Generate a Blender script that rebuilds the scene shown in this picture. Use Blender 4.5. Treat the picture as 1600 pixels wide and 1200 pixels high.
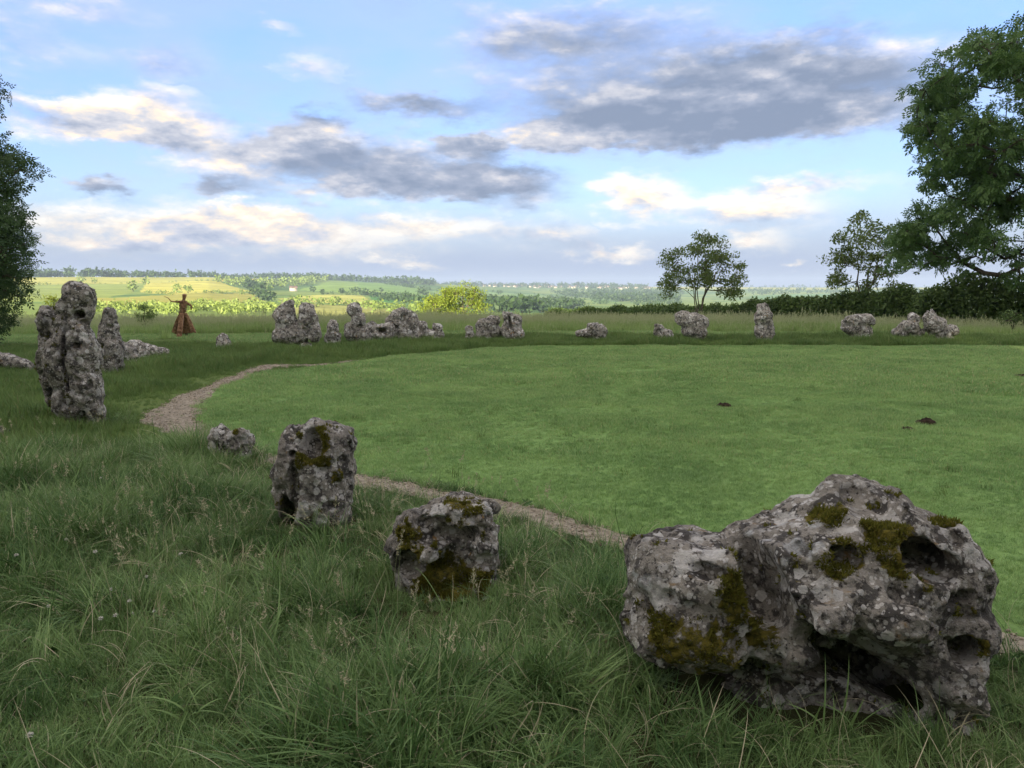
import bpy, math, random
import numpy as np
from mathutils import Vector
R = math.radians
for o in list(bpy.data.objects): bpy.data.objects.remove(o)
scene = bpy.context.scene
C = scene.collection
rng = np.random.default_rng(7)
random.seed(7)

# ------------------------------------------------------------------ camera
EYE = 2.0; PITCH = R(7.2); F = 1202.0
cam_d = bpy.data.cameras.new('camera'); cam = bpy.data.objects.new('camera', cam_d); C.objects.link(cam)
cam.location = (0, 0, EYE); cam.rotation_euler = (R(90) - PITCH, 0, 0)
cam_d.sensor_width = 36; cam_d.lens = 36 * F / 1600
cam_d.clip_start = 0.05; cam_d.clip_end = 40000
scene.camera = cam

# ------------------------------------------------------------------ light
SUN_EL = R(9.2); SUN_H = (-0.30, -0.954)           # horizontal direction towards the sun: behind, a little left
scene.view_settings.view_transform = 'Standard'; scene.view_settings.look = 'None'
EXPO = 1.65; scene.view_settings.exposure = EXPO; scene.view_settings.gamma = 1.0
scene.cycles.use_denoising = True
scene.cycles.max_bounces = 5; scene.cycles.diffuse_bounces = 3; scene.cycles.glossy_bounces = 1; scene.cycles.transmission_bounces = 3; scene.cycles.transparent_max_bounces = 8
scene.cycles.volume_bounces = 0
sun_d = bpy.data.lights.new('sun', 'SUN'); sun = bpy.data.objects.new('sun', sun_d); C.objects.link(sun)
sun_d.energy = 5.0; sun_d.angle = R(0.6); sun_d.color = (1.0, 0.86, 0.62)
sd = Vector((SUN_H[0] * math.cos(SUN_EL), SUN_H[1] * math.cos(SUN_EL), math.sin(SUN_EL)))
sun.rotation_euler = sd.to_track_quat('Z', 'Y').to_euler(); sun.location = (0, 0, 60)

world = bpy.data.worlds.new('World'); scene.world = world; world.use_nodes = True
SKY_STRENGTH = 0.15

def build_world():
    nt = world.node_tree; N = nt.nodes; L = nt.links
    for n in list(N): N.remove(n)
    def nd(t, **k):
        n = N.new(t)
        for a, b in k.items(): setattr(n, a, b)
        return n
    def put(s, v):
        if hasattr(v, 'is_linked'): L.new(v, s)
        else: s.default_value = v
    def M(op, a, b=0.0, c=0.0, clamp=False):
        n = nd('ShaderNodeMath', operation=op, use_clamp=clamp)
        put(n.inputs[0], a); put(n.inputs[1], b); put(n.inputs[2], c); return n.outputs[0]
    def mr(v, a, b, c=0.0, d=1.0):
        n = nd('ShaderNodeMapRange', interpolation_type='SMOOTHSTEP')
        put(n.inputs[0], v); n.inputs[1].default_value = a; n.inputs[2].default_value = b
        n.inputs[3].default_value = c; n.inputs[4].default_value = d; return n.outputs[0]
    def mix(f, a, b):
        n = nd('ShaderNodeMix', data_type='RGBA'); put(n.inputs[0], f); put(n.inputs[6], a); put(n.inputs[7], b); return n.outputs[2]
    sky = nd('ShaderNodeTexSky', sky_type='NISHITA'); sky.sun_disc = False
    sky.sun_elevation = SUN_EL; sky.sun_rotation = math.atan2(SUN_H[0], SUN_H[1])
    sky.air_density = 1.0; sky.dust_density = 0.3; sky.ozone_density = 2.5; sky.altitude = 200
    tint = nd('ShaderNodeMix', data_type='RGBA', blend_type='MULTIPLY'); tint.inputs[0].default_value = 1
    L.new(sky.outputs[0], tint.inputs[6]); tint.inputs[7].default_value = (0.86, 0.775, 0.98, 1)
    # even out the glare of the low sun: brightness rises with the square root of the model's luminance, hue kept
    S = SKY_STRENGTH * 2 ** EXPO
    bw = nd('ShaderNodeRGBToBW'); L.new(tint.outputs[2], bw.inputs[0])
    fac = M('MULTIPLY', M('POWER', M('MULTIPLY', M('MAXIMUM', bw.outputs[0], 1e-4), S), -0.55), 0.70)
    blue = nd('ShaderNodeVectorMath', operation='SCALE'); L.new(tint.outputs[2], blue.inputs[0]); L.new(fac, blue.inputs['Scale'])
    tc = nd('ShaderNodeTexCoord'); sep = nd('ShaderNodeSeparateXYZ'); L.new(tc.outputs['Generated'], sep.inputs[0])
    az = M('ARCTAN2', sep.outputs[0], sep.outputs[1]); el = M('ARCSINE', sep.outputs[2])
    P = nd('ShaderNodeCombineXYZ'); L.new(az, P.inputs[0]); L.new(el, P.inputs[1])
    # noise sampled on the direction itself (no seam), squeezed vertically so that clouds lie flat
    sc = nd('ShaderNodeVectorMath', operation='MULTIPLY'); L.new(tc.outputs['Generated'], sc.inputs[0]); sc.inputs[1].default_value = (1, 1, 2.6)
    def noise(scale, det, rough, off=(0, 0, 0)):
        a = nd('ShaderNodeVectorMath', operation='ADD'); L.new(sc.outputs[0], a.inputs[0]); a.inputs[1].default_value = off
        n = nd('ShaderNodeTexNoise'); L.new(a.outputs[0], n.inputs['Vector'])
        n.inputs['Scale'].default_value = scale; n.inputs['Detail'].default_value = det; n.inputs['Roughness'].default_value = rough
        return n
    n1 = noise(9, 7, 0.58); n1b = noise(9, 7, 0.58, (0, 0, 0.035)); n2 = noise(30, 6, 0.6, (3, 1, 2)); n3 = noise(3.2, 4, 0.5, (7, 2, 5))
    # warp
    wv = nd('ShaderNodeVectorMath', operation='SUBTRACT'); L.new(n2.outputs['Color'], wv.inputs[0]); wv.inputs[1].default_value = (.5, .5, .5)
    ws = nd('ShaderNodeVectorMath', operation='MULTIPLY'); L.new(wv.outputs[0], ws.inputs[0]); ws.inputs[1].default_value = (.07, .04, 0)
    w0 = nd('ShaderNodeVectorMath', operation='SUBTRACT'); L.new(n1.outputs['Color'], w0.inputs[0]); w0.inputs[1].default_value = (.5, .5, .5)
    w1 = nd('ShaderNodeVectorMath', operation='MULTIPLY'); L.new(w0.outputs[0], w1.inputs[0]); w1.inputs[1].default_value = (.12, .045, 0)
    wa = nd('ShaderNodeVectorMath', operation='ADD'); L.new(ws.outputs[0], wa.inputs[0]); L.new(w1.outputs[0], wa.inputs[1])
    PW = nd('ShaderNodeVectorMath', operation='ADD'); L.new(P.outputs[0], PW.inputs[0]); L.new(wa.outputs[0], PW.inputs[1])
    # (px, py, rx, ry, weight, tone) of the cloud banks that stood over the valley
    B = [(1050,165,380,75,1.3,.12),(900,70,270,70,1.0,.30),(1370,110,190,85,.8,.30),(1200,90,180,60,.8,.22),(650,163,130,26,1.0,.12),
         (1150,195,330,40,1.1,.08),
         (230,185,110,52,1.2,.85),(100,190,130,34,1.0,.72),(370,230,190,50,1.2,.52),(500,205,80,38,1.3,.10),(600,262,240,58,1.2,.36),
         (730,225,72,27,1.4,.08),(785,288,125,46,1.5,.08),(560,295,210,34,.9,.28),(1000,308,95,46,1.2,.95),(1180,330,150,40,1.0,.82),(1260,287,140,22,.8,.80),
         (162,291,48,18,1.3,.10),(350,293,60,20,.9,.25),(840,215,240,24,.7,.75),
         (240,352,270,40,1.0,.88),(415,338,70,30,1.3,1.0),(470,375,260,45,1.0,.85),(640,410,65,14,1.0,1.0),(930,397,50,20,1.1,1.0),(990,395,45,22,1.1,1.0),
         (1165,378,95,22,1.0,.95),(1232,411,22,9,1.0,1.0),(700,350,220,30,.7,.7),(850,375,150,26,.7,.45),(200,385,200,20,.7,.35),
         (410,42,60,16,.6,.9),(500,108,60,24,.4,.7),(270,95,80,30,.45,.3),(40,75,110,45,.4,.6),(150,12,110,26,.4,.6)]
    dens = 0.0; ton = 0.0
    for (px, py, rx, ry, w, t) in B:
        dx = (px - 800) / F; dy = (600 - py) / F
        v = Vector((dx, math.cos(PITCH) + dy * math.sin(PITCH), -math.sin(PITCH) + dy * math.cos(PITCH))).normalized()
        a0 = math.atan2(v.x, v.y); e0 = math.asin(v.z); sx = F / rx; sy = F / ry
        mp = nd('ShaderNodeMapping', vector_type='POINT'); L.new(PW.outputs[0], mp.inputs[0])
        mp.inputs['Scale'].default_value = (sx, sy, 1); mp.inputs['Location'].default_value = (-a0 * sx, -e0 * sy, 0)
        g = nd('ShaderNodeTexGradient', gradient_type='QUADRATIC_SPHERE'); L.new(mp.outputs[0], g.inputs[0])
        q = M('SQRT', g.outputs['Fac'])
        dens = M('MULTIPLY_ADD', q, w, dens); q2 = M('MULTIPLY', q, w)
        ton = M('MULTIPLY_ADD', q2, t, ton)
    tone = M('DIVIDE', ton, M('ADD', dens, 0.001))
    # broken cloud out of view, made whiter and denser to brighten the ground
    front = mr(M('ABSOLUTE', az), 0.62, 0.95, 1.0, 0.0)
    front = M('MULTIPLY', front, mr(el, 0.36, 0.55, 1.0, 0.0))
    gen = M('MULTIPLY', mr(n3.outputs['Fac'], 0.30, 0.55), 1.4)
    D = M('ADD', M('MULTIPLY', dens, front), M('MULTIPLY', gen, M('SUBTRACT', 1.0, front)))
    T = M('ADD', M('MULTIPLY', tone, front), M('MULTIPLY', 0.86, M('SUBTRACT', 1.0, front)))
    nz = M('SUBTRACT', n1.outputs['Fac'], 0.5); nz2 = M('SUBTRACT', n2.outputs['Fac'], 0.5)
    D = M('ADD', D, M('MULTIPLY', nz, 1.3)); D = M('ADD', D, M('MULTIPLY', nz2, 0.36))
    mask = mr(D, -0.04, 1.08)
    lit = M('MULTIPLY', M('SUBTRACT', n1.outputs['Fac'], n1b.outputs['Fac']), 2.6)
    T = M('ADD', T, lit); T = M('ADD', T, M('MULTIPLY', nz2, 0.62)); T = M('ADD', T, M('MULTIPLY', M('SUBTRACT', 0.55, M('MINIMUM', D, 1.3)), 0.16)); T = M('ADD', M('MULTIPLY', T, 0.88), 0.09, clamp=True)
    ramp = nd('ShaderNodeValToRGB'); L.new(T, ramp.inputs[0]); e = ramp.color_ramp.elements
    K = CLOUD_K
    def col(r, g, b): return tuple(K * ((c / 255) ** 2.2) for c in (r, g, b)) + (1,)
    e[0].position = 0.0; e[0].color = col(107, 118, 138)
    e[1].position = 1.0; e[1].color = col(222, 209, 190)
    for p, c in ((.3, (128, 136, 153)), (.6, (166, 167, 174)), (.82, (206, 191, 172))):
        x = e.new(p); x.color = col(*c)
    veil = M('MULTIPLY', mr(M('ADD', M('MULTIPLY', n3.outputs['Fac'], .6), M('MULTIPLY', n1.outputs['Fac'], .4)), 0.40, 0.62), 0.34)
    under = mix(veil, blue.outputs[0], col(154, 163, 184))
    skyc = mix(mask, under, ramp.outputs[0])
    # low bank of grey cloud along the horizon
    hz = M('MULTIPLY', mr(M('ADD', el, M('MULTIPLY', nz, 0.05)), 0.02, 0.12, 1.0, 0.0), 0.88)
    hz = M('MULTIPLY', hz, M('SUBTRACT', 1.0, M('MULTIPLY', mask, 0.6)))
    skyc = mix(hz, skyc, col(124, 137, 164))
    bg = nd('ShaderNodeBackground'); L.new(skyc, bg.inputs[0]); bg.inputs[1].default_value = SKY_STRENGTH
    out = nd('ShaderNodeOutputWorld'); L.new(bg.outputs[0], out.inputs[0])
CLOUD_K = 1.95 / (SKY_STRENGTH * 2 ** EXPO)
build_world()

# ------------------------------------------------------------------ helpers
def smooth(a, b, x):
    t = np.clip((np.asarray(x, float) - a) / (b - a), 0, 1); return t * t * (3 - 2 * t)
def pray(px, py):
    dx = (np.asarray(px, float) - 800) / F; dy = (600 - np.asarray(py, float)) / F
    c, s = math.cos(PITCH), math.sin(PITCH)
    return dx, c + dy * s, -s + dy * c
def at(px, py, Y):
    x, y, z = pray(px, py); t = Y / y
    return np.array([x * t, Y, EYE + z * t])
def gp(px, py, z=0.0):
    x, y, zz = pray(px, py); t = (z - EYE) / zz
    return np.array([x * t, y * t])
def to_px(x, y, z):
    c, s = math.cos(PITCH), math.sin(PITCH)
    zz = z - EYE; dep = y * c - zz * s; up = y * s + zz * c
    return 800 + F * x / dep, 600 - F * up / dep

HT = np.random.default_rng(1234).random(1 << 16).astype(np.float32)
def hsh(ix, iy, iz, seed):
    h = ix * 73856093 ^ iy * 19349663 ^ iz * 83492791 ^ (seed * 2654435 + 977)
    return HT[(h ^ (h >> 15)) & 0xffff]
def vnoise(p, seed=0):
    i = np.floor(p).astype(np.int64); f = p - i; f = f * f * (3 - 2 * f)
    r = 0
    for a in (0, 1):
        for b in (0, 1):
            for c in (0, 1):
                w = (f[:, 0] if a else 1 - f[:, 0]) * (f[:, 1] if b else 1 - f[:, 1]) * (f[:, 2] if c else 1 - f[:, 2])
                r = r + w * hsh(i[:, 0] + a, i[:, 1] + b, i[:, 2] + c, seed)
    return r * 2 - 1
def fbm(p, octs=4, seed=0, gain=.5):
    r = 0; a = 1.0; q = p.copy()
    for k in range(octs):
        r = r + a * vnoise(q, seed + k * 17); a *= gain; q = q * 2.03 + 11.3
    return r
def worley(p, seed=0):
    i = np.floor(p - .5).astype(np.int64); best = np.full(len(p), 9.0, np.float32); rad = np.zeros(len(p), np.float32)
    for a in (0, 1):
        for b in (0, 1):
            for c in (0, 1):
                jx, jy, jz = i[:, 0] + a, i[:, 1] + b, i[:, 2] + c
                d = sum((jj + .15 + .7 * hsh(jx, jy, jz, seed + k) - p[:, k]) ** 2 for k, jj in enumerate((jx, jy, jz))); m = d < best
                best = np.where(m, d, best); rad = np.where(m, hsh(jx, jy, jz, seed + 9), rad)
    return np.sqrt(best), rad
def n2(x, y, s, seed=0, octs=3):
    x = np.asarray(x, float); y = np.asarray(y, float); sh = x.shape
    p = np.stack([x.ravel() * s, y.ravel() * s, np.full(x.size, .37)], 1)
    return fbm(p, octs, seed).reshape(sh)
def inpoly(x, y, poly):
    x = np.asarray(x); y = np.asarray(y); r = np.zeros(x.shape, bool); n = len(poly)
    for k in range(n):
        x1, y1 = poly[k]; x2, y2 = poly[(k + 1) % n]
        if y1 == y2: continue
        c = ((y1 > y) != (y2 > y)) & (x < (x2 - x1) * (y - y1) / (y2 - y1) + x1); r ^= c
    return r

def mesh_np(name, V, Fc, smooth_sh=False):
    me = bpy.data.meshes.new(name); V = np.asarray(V, np.float32)
    me.vertices.add(len(V)); me.vertices.foreach_set('co', V.ravel())
    if isinstance(Fc, np.ndarray): groups = [Fc]
    else: groups = [g for g in Fc if len(g)]
    tot = sum(g.size for g in groups); cnt = sum(len(g) for g in groups)
    me.loops.add(tot); me.polygons.add(cnt)
    me.loops.foreach_set('vertex_index', np.concatenate([g.ravel() for g in groups]).astype(np.int32))
    ls = []; s = 0
    for g in groups:
        ls.append(s + np.arange(len(g)) * g.shape[1]); s += g.size
    me.polygons.foreach_set('loop_start', np.concatenate(ls).astype(np.int32))
    if smooth_sh: me.polygons.foreach_set('use_smooth', np.ones(cnt, bool))
    me.update(calc_edges=True); me.validate()
    return me
def vattr(me, name, vals, kind='FLOAT'):
    a = me.attributes.new(name, kind, 'POINT')
    vals = np.asarray(vals, np.float32)
    a.data.foreach_set({'FLOAT': 'value', 'FLOAT_VECTOR': 'vector', 'FLOAT_COLOR': 'color'}[kind], vals.ravel())
def add(name, me, mat=None, parent=None, loc=None):
    o = bpy.data.objects.new(name, me); C.objects.link(o)
    if mat is not None:
        me.materials.clear(); me.materials.append(mat)
    if loc is not None: o.location = loc
    if parent is not None: o.parent = parent
    return o
def tag(o, label, cat, group=None):
    o['label'] = label; o['category'] = cat
    if group: o['group'] = group
    return o
def empty(name, loc):
    o = bpy.data.objects.new(name, None); C.objects.link(o); o.location = loc; o.empty_display_size = .2; return o
class MB:
    def __init__(s): s.v = []; s.q = []; s.t = []; s.n = 0; s.c = []
    def put(s, V, quads=None, tris=None, col=None):
        V = np.asarray(V, float).reshape(-1, 3)
        if quads is not None and len(quads): s.q.append(np.asarray(quads) + s.n)
        if tris is not None and len(tris): s.t.append(np.asarray(tris) + s.n)
        s.v.append(V); s.n += len(V)
        s.c.append(np.zeros(len(V)) if col is None else np.broadcast_to(np.asarray(col, float), (len(V),)))
    def tube(s, pts, rad, sides=6, cap=True):
        pts = np.asarray(pts, float); rad = np.broadcast_to(np.asarray(rad, float), (len(pts),)); n = len(pts)
        tg = np.gradient(pts, axis=0); tg /= np.linalg.norm(tg, axis=1)[:, None] + 1e-9
        up = np.array([0, 0, 1.0]) if abs(tg[0, 2]) < .9 else np.array([1.0, 0, 0])
        a = np.cross(tg, up); a /= np.linalg.norm(a, axis=1)[:, None] + 1e-9; b = np.cross(tg, a)
        th = np.arange(sides) * 2 * math.pi / sides
        V = (pts[:, None] + rad[:, None, None] * (np.cos(th)[None, :, None] * a[:, None] + np.sin(th)[None, :, None] * b[:, None])).reshape(-1, 3)
        i = np.arange(n - 1)[:, None] * sides; j = np.arange(sides)[None]; k = (j + 1) % sides
        Q = np.stack([i + j, i + k, i + sides + k, i + sides + j], -1).reshape(-1, 4)
        s.put(V, Q)
    def mesh(s, name, sm=False):
        fs = []
        if s.q: fs.append(np.concatenate(s.q))
        if s.t: fs.append(np.concatenate(s.t))
        me = mesh_np(name, np.concatenate(s.v), fs, sm); vattr(me, 'tint', np.concatenate(s.c)); return me

# ------------------------------------------------------------------ materials
class NT:
    def __init__(s, name):
        s.m = bpy.data.materials.new(name); s.m.use_nodes = True; s.nt = s.m.node_tree; s.N = s.nt.nodes; s.L = s.nt.links
        for n in list(s.N): s.N.remove(n)
        s.out = s.N.new('ShaderNodeOutputMaterial')
    def nd(s, t, **k):
        n = s.N.new(t)
        for a, b in k.items(): setattr(n, a, b)
        return n
    def put(s, k, v):
        if hasattr(v, 'is_linked'): s.L.new(v, k)
        else: k.default_value = v
    def math(s, op, a, b=0.0, c=0.0, clamp=False):
        n = s.nd('ShaderNodeMath', operation=op, use_clamp=clamp)
        s.put(n.inputs[0], a); s.put(n.inputs[1], b); s.put(n.inputs[2], c); return n.outputs[0]
    def mr(s, v, a, b, c=0.0, d=1.0):
        n = s.nd('ShaderNodeMapRange', interpolation_type='SMOOTHSTEP'); s.put(n.inputs[0], v)
        for k, x in zip((1, 2, 3, 4), (a, b, c, d)): n.inputs[k].default_value = x
        return n.outputs[0]
    def mix(s, f, a, b):
        n = s.nd('ShaderNodeMix', data_type='RGBA'); s.put(n.inputs[0], f); s.put(n.inputs[6], a); s.put(n.inputs[7], b); return n.outputs[2]
    def noise(s, vec, scale, det=4, rough=.55, dist=0.0):
        n = s.nd('ShaderNodeTexNoise'); s.L.new(vec, n.inputs['Vector'])
        n.inputs['Scale'].default_value = scale; n.inputs['Detail'].default_value = det; n.inputs['Roughness'].default_value = rough; n.inputs['Distortion'].default_value = dist
        return n.outputs['Fac']
    def attr(s, name): return s.nd('ShaderNodeAttribute', attribute_name=name)
def c4(*c): return tuple(c) + (1,)

def leaf_mat(name, c_dark, c_light, trans=.35, c_third=None, loc_scale=.35, rough=.6):
    n = NT(name); oi = n.nd('ShaderNodeObjectInfo'); at_ = n.attr('tint').outputs['Fac']
    pat = n.noise(oi.outputs['Location'], loc_scale, 3, .6)
    geo = n.nd('ShaderNodeNewGeometry')
    pat2 = n.noise(geo.outputs['Position'], loc_scale * 2, 3, .6)
    f = n.math('ADD', n.math('MULTIPLY', at_, .55), n.math('MULTIPLY', oi.outputs['Random'], .25))
    f = n.math('ADD', f, n.math('MULTIPLY', n.math('SUBTRACT', pat, .5), 1.5))
    f = n.math('ADD', f, n.math('MULTIPLY', n.math('SUBTRACT', n.noise(oi.outputs['Location'], loc_scale * 6, 2, .6), .5), 1.1))
    f = n.math('ADD', f, n.math('MULTIPLY', n.math('SUBTRACT', pat2, .5), .7), clamp=True)
    col = n.mix(f, c4(*c_dark), c4(*c_light))
    if c_third is not None:
        col = n.mix(n.mr(at_, .86, .97), col, c4(*c_third))
    d = n.nd('ShaderNodeBsdfPrincipled'); n.L.new(col, d.inputs['Base Color']); d.inputs['Roughness'].default_value = rough
    d.inputs['Specular IOR Level'].default_value = .3
    t = n.nd('ShaderNodeBsdfTranslucent'); n.L.new(col, t.inputs[0])
    m = n.nd('ShaderNodeMixShader'); m.inputs[0].default_value = trans
    n.L.new(d.outputs[0], m.inputs[1]); n.L.new(t.outputs[0], m.inputs[2]); n.L.new(m.outputs[0], n.out.inputs[0])
    return n.m

def stone_mat(name, warm=0.0, pale=0.0, gain=1.15):
    n = NT(name); tc = n.nd('ShaderNodeTexCoord'); oi = n.nd('ShaderNodeObjectInfo')
    off = n.nd('ShaderNodeVectorMath', operation='SCALE'); n.L.new(oi.outputs['Location'], off.inputs[0]); off.inputs['Scale'].default_value = 3.7
    v = n.nd('ShaderNodeVectorMath', operation='ADD'); n.L.new(tc.outputs['Object'], v.inputs[0]); n.L.new(off.outputs[0], v.inputs[1]); v = v.outputs[0]
    a = n.noise(v, 3.2, 8, .65, .1); b = n.noise(v, 9, 8, .68, .1); c = n.noise(v, 26, 6, .65); d = n.noise(v, 110, 4, .65); e = n.noise(v, 5.5, 6, .6, .2); g = n.noise(v, 14, 6, .62, .1)
    col = n.mix(n.mr(a, .35, .65), c4(.160, .152, .138), c4(.305, .288, .256))
    col = n.mix(n.mr(c, .35, .7, 0, .7), col, c4(.19, .176, .155))
    col = n.mix(n.mr(d, .45, .75, 0, .55), col, c4(.40, .375, .34))
    # grey crust and black lichen
    col = n.mix(n.mr(b, .475, .555, 0, .88), col, c4(.050, .048, .046))
    # ochre
    col = n.mix(n.math('MULTIPLY', n.mr(e, .60, .68), n.mr(g, .45, .6, 0, .75 + warm)), col, c4(.26, .16, .06))
    # pale crusts of lichen: round colonies of many sizes with frayed edges, thicker in some regions
    def colonies(scale, seed, lim, fray):
        vo = n.nd('ShaderNodeTexVoronoi'); vo.inputs['Scale'].default_value = scale; vo.inputs['Randomness'].default_value = 1
        of = n.nd('ShaderNodeVectorMath', operation='ADD'); n.L.new(v, of.inputs[0]); of.inputs[1].default_value = (seed, seed * 2.1, seed * .7); n.L.new(of.outputs[0], vo.inputs['Vector'])
        sp_ = n.nd('ShaderNodeSeparateColor'); n.L.new(vo.outputs['Color'], sp_.inputs[0])
        rr = n.math('MULTIPLY', n.math('POWER', sp_.outputs[0], 1.6), lim)
        dd = n.math('ADD', vo.outputs['Distance'], n.math('MULTIPLY', n.math('SUBTRACT', n.noise(v, scale * 5, 4, .7), .5), fray))
        return n.mr(n.math('SUBTRACT', rr, dd), .0, .07), sp_.outputs[1]
    big_m, big_c = colonies(7, 1.3, .62 + pale * 3, .55); mid_m, mid_c = colonies(17, 4.1, .60 + pale * 3, .5); sm_m, sm_c = colonies(44, 7.7, .62, .35)
    reg = n.mr(n.noise(v, 2.4, 4, .6), .36, .56, .12, 1)
    col = n.mix(n.math('MULTIPLY', n.math('MULTIPLY', big_m, reg), n.mr(c, .3, .6, .45, .9)), col, n.mix(big_c, c4(.40, .40, .385), c4(.58, .575, .555)))
    col = n.mix(n.math('MULTIPLY', n.math('MULTIPLY', mid_m, reg), .85), col, n.mix(mid_c, c4(.34, .34, .33), c4(.62, .61, .59)))
    col = n.mix(n.math('MULTIPLY', n.math('MULTIPLY', sm_m, .75), n.mr(a, .38, .55, .2, 1)), col, n.mix(sm_c, c4(.30, .29, .27), c4(.64, .63, .61)))
    dk = n.noise(v, 42, 3, .6)
    col = n.mix(n.mr(dk, .60, .68, 0, .8), col, c4(.035, .03, .028))
    gn = n.nd('ShaderNodeVectorMath', operation='SCALE'); n.L.new(col, gn.inputs[0]); gn.inputs['Scale'].default_value = gain; col = gn.outputs[0]
    # ring lichens
    ring = n.attr('ring').outputs['Fac']
    col = n.mix(n.math('MULTIPLY', ring, n.mr(d, .35, .6, .4, 1)), col, c4(.52, .54, .55))
    moss = n.attr('moss').outputs['Fac']
    mf = n.math('ADD', n.math('MULTIPLY', n.math('SUBTRACT', b, .5), 2.6), n.math('MULTIPLY', n.math('SUBTRACT', c, .5), 1.6)); mf = n.math('MULTIPLY', n.mr(n.math('ADD', n.math('MULTIPLY', moss, .9), mf), .55, .85), n.mr(moss, .05, .25))
    mc = n.mix(n.mr(c, .35, .65), c4(.040, .042, .010), c4(.16, .135, .024))
    col = n.mix(mf, col, mc)
    p = n.nd('ShaderNodeBsdfPrincipled'); n.L.new(col, p.inputs['Base Color']); p.inputs['Roughness'].default_value = .95; p.inputs['Specular IOR Level'].default_value = .15
    h = n.math('ADD', n.math('MULTIPLY', c, .7), n.math('MULTIPLY', d, .35)); h = n.math('ADD', h, n.math('MULTIPLY', g, .6)); h = n.math('SUBTRACT', h, n.math('MULTIPLY', n.mr(dk, .58, .7), .35))
    bp = n.nd('ShaderNodeBump'); bp.inputs['Strength'].default_value = .9; bp.inputs['Distance'].default_value = .03
    n.L.new(h, bp.inputs['Height']); n.L.new(bp.outputs[0], p.inputs['Normal']); n.L.new(p.outputs[0], n.out.inputs[0])
    return n.m

def simple_mat(name, ca, cb, scale=6, rough=.9, bump=.4, bscale=30):
    n = NT(name); tc = n.nd('ShaderNodeTexCoord'); v = tc.outputs['Object']
    col = n.mix(n.mr(n.noise(v, scale, 6, .6), .35, .65), c4(*ca), c4(*cb))
    p = n.nd('ShaderNodeBsdfPrincipled'); n.L.new(col, p.inputs['Base Color']); p.inputs['Roughness'].default_value = rough; p.inputs['Specular IOR Level'].default_value = .2
    bp = n.nd('ShaderNodeBump'); bp.inputs['Strength'].default_value = bump; bp.inputs['Distance'].default_value = .02
    n.L.new(n.noise(v, bscale, 5, .6), bp.inputs['Height']); n.L.new(bp.outputs[0], p.inputs['Normal']); n.L.new(p.outputs[0], n.out.inputs[0])
    return n.m

def ground_mat():
    n = NT('ground'); geo = n.nd('ShaderNodeNewGeometry'); pos = geo.outputs['Position']
    base = n.attr('Col').outputs['Color']
    far = n.attr('far').outputs['Fac']
    fine = n.noise(pos, 9, 6, .65); big = n.noise(pos, .012, 6, .6, .5); mid = n.noise(pos, .8, 4, .6)
    near_v = n.math('ADD', n.math('MULTIPLY', fine, .7), n.math('MULTIPLY', mid, .5))
    far_v = n.math('ADD', n.math('MULTIPLY', big, .7), n.math('MULTIPLY', n.noise(pos, .06, 4, .6), .35))
    mx = n.nd('ShaderNodeMix', data_type='FLOAT'); n.put(mx.inputs[0], far); n.put(mx.inputs[2], near_v); n.put(mx.inputs[3], far_v)
    k = n.mr(mx.outputs[0], .25, .85, .72, 1.3)
    cm = n.nd('ShaderNodeVectorMath', operation='SCALE'); n.L.new(base, cm.inputs[0]); n.L.new(k, cm.inputs['Scale'])
    p = n.nd('ShaderNodeBsdfPrincipled'); n.L.new(cm.outputs[0], p.inputs['Base Color']); p.inputs['Roughness'].default_value = 1; p.inputs['Specular IOR Level'].default_value = .05
    bp = n.nd('ShaderNodeBump'); bp.inputs['Strength'].default_value = .6; bp.inputs['Distance'].default_value = .03
    n.L.new(fine, bp.inputs['Height']); n.L.new(bp.outputs[0], p.inputs['Normal']); n.L.new(p.outputs[0], n.out.inputs[0])
    return n.m

# ------------------------------------------------------------------ terrain
def rz(px, py, r):
    x, y, z = pray(px, py); return EYE + r * z / math.hypot(x, y)
COLS = [
 (0,   [(300,490),(500,481),(900,464),(1400,449),(1800,437),(2150,432),(2700,436)]),
 (330, [(300,490),(500,481),(900,464),(1400,449),(1800,438),(2150,432),(2700,437)]),
 (420, [(300,491),(500,484),(900,470),(1500,454),(2000,441),(2400,434),(2800,438)]),
 (520, [(300,493),(550,485),(1000,470),(1700,451),(2300,439),(2700,437),(3100,441)]),
 (660, [(300,495),(600,487),(1200,470),(2100,453),(3000,443),(3300,441),(3700,445)]),
 (850, [(300,500),(800,488),(1500,476),(2600,463),(4200,448),(4700,446),(5200,450)]),
 (1100,[(300,500),(1000,486),(2500,469),(4300,451),(5000,447),(5600,450)]),
 (1300,[(300,503),(1000,487),(2500,470),(4600,452),(5300,448),(5900,451)]),
 (1600,[(300,503),(1000,487),(2500,470),(4600,452),(5300,448),(5900,451)])]
RK = np.concatenate([np.linspace(0, 110, 12), np.geomspace(125, 9000, 90)])
ZT = []
for px, kn in COLS:
    rr = [0, 36, 110] + [k[0] for k in kn] + [9000]; zz = [0, 0, -.034 * 74] + [rz(px, k[1], k[0]) for k in kn]
    zz.append(zz[-1] - 60); ZT.append(np.interp(RK, rr, zz))
ZT = np.array(ZT); AZK = np.array([math.atan((c[0] - 800) / F) for c in COLS])
for k in range(2): ZT[:, 13:-1] = (ZT[:, 12:-2] + 2 * ZT[:, 13:-1] + ZT[:, 14:]) / 4
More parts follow.
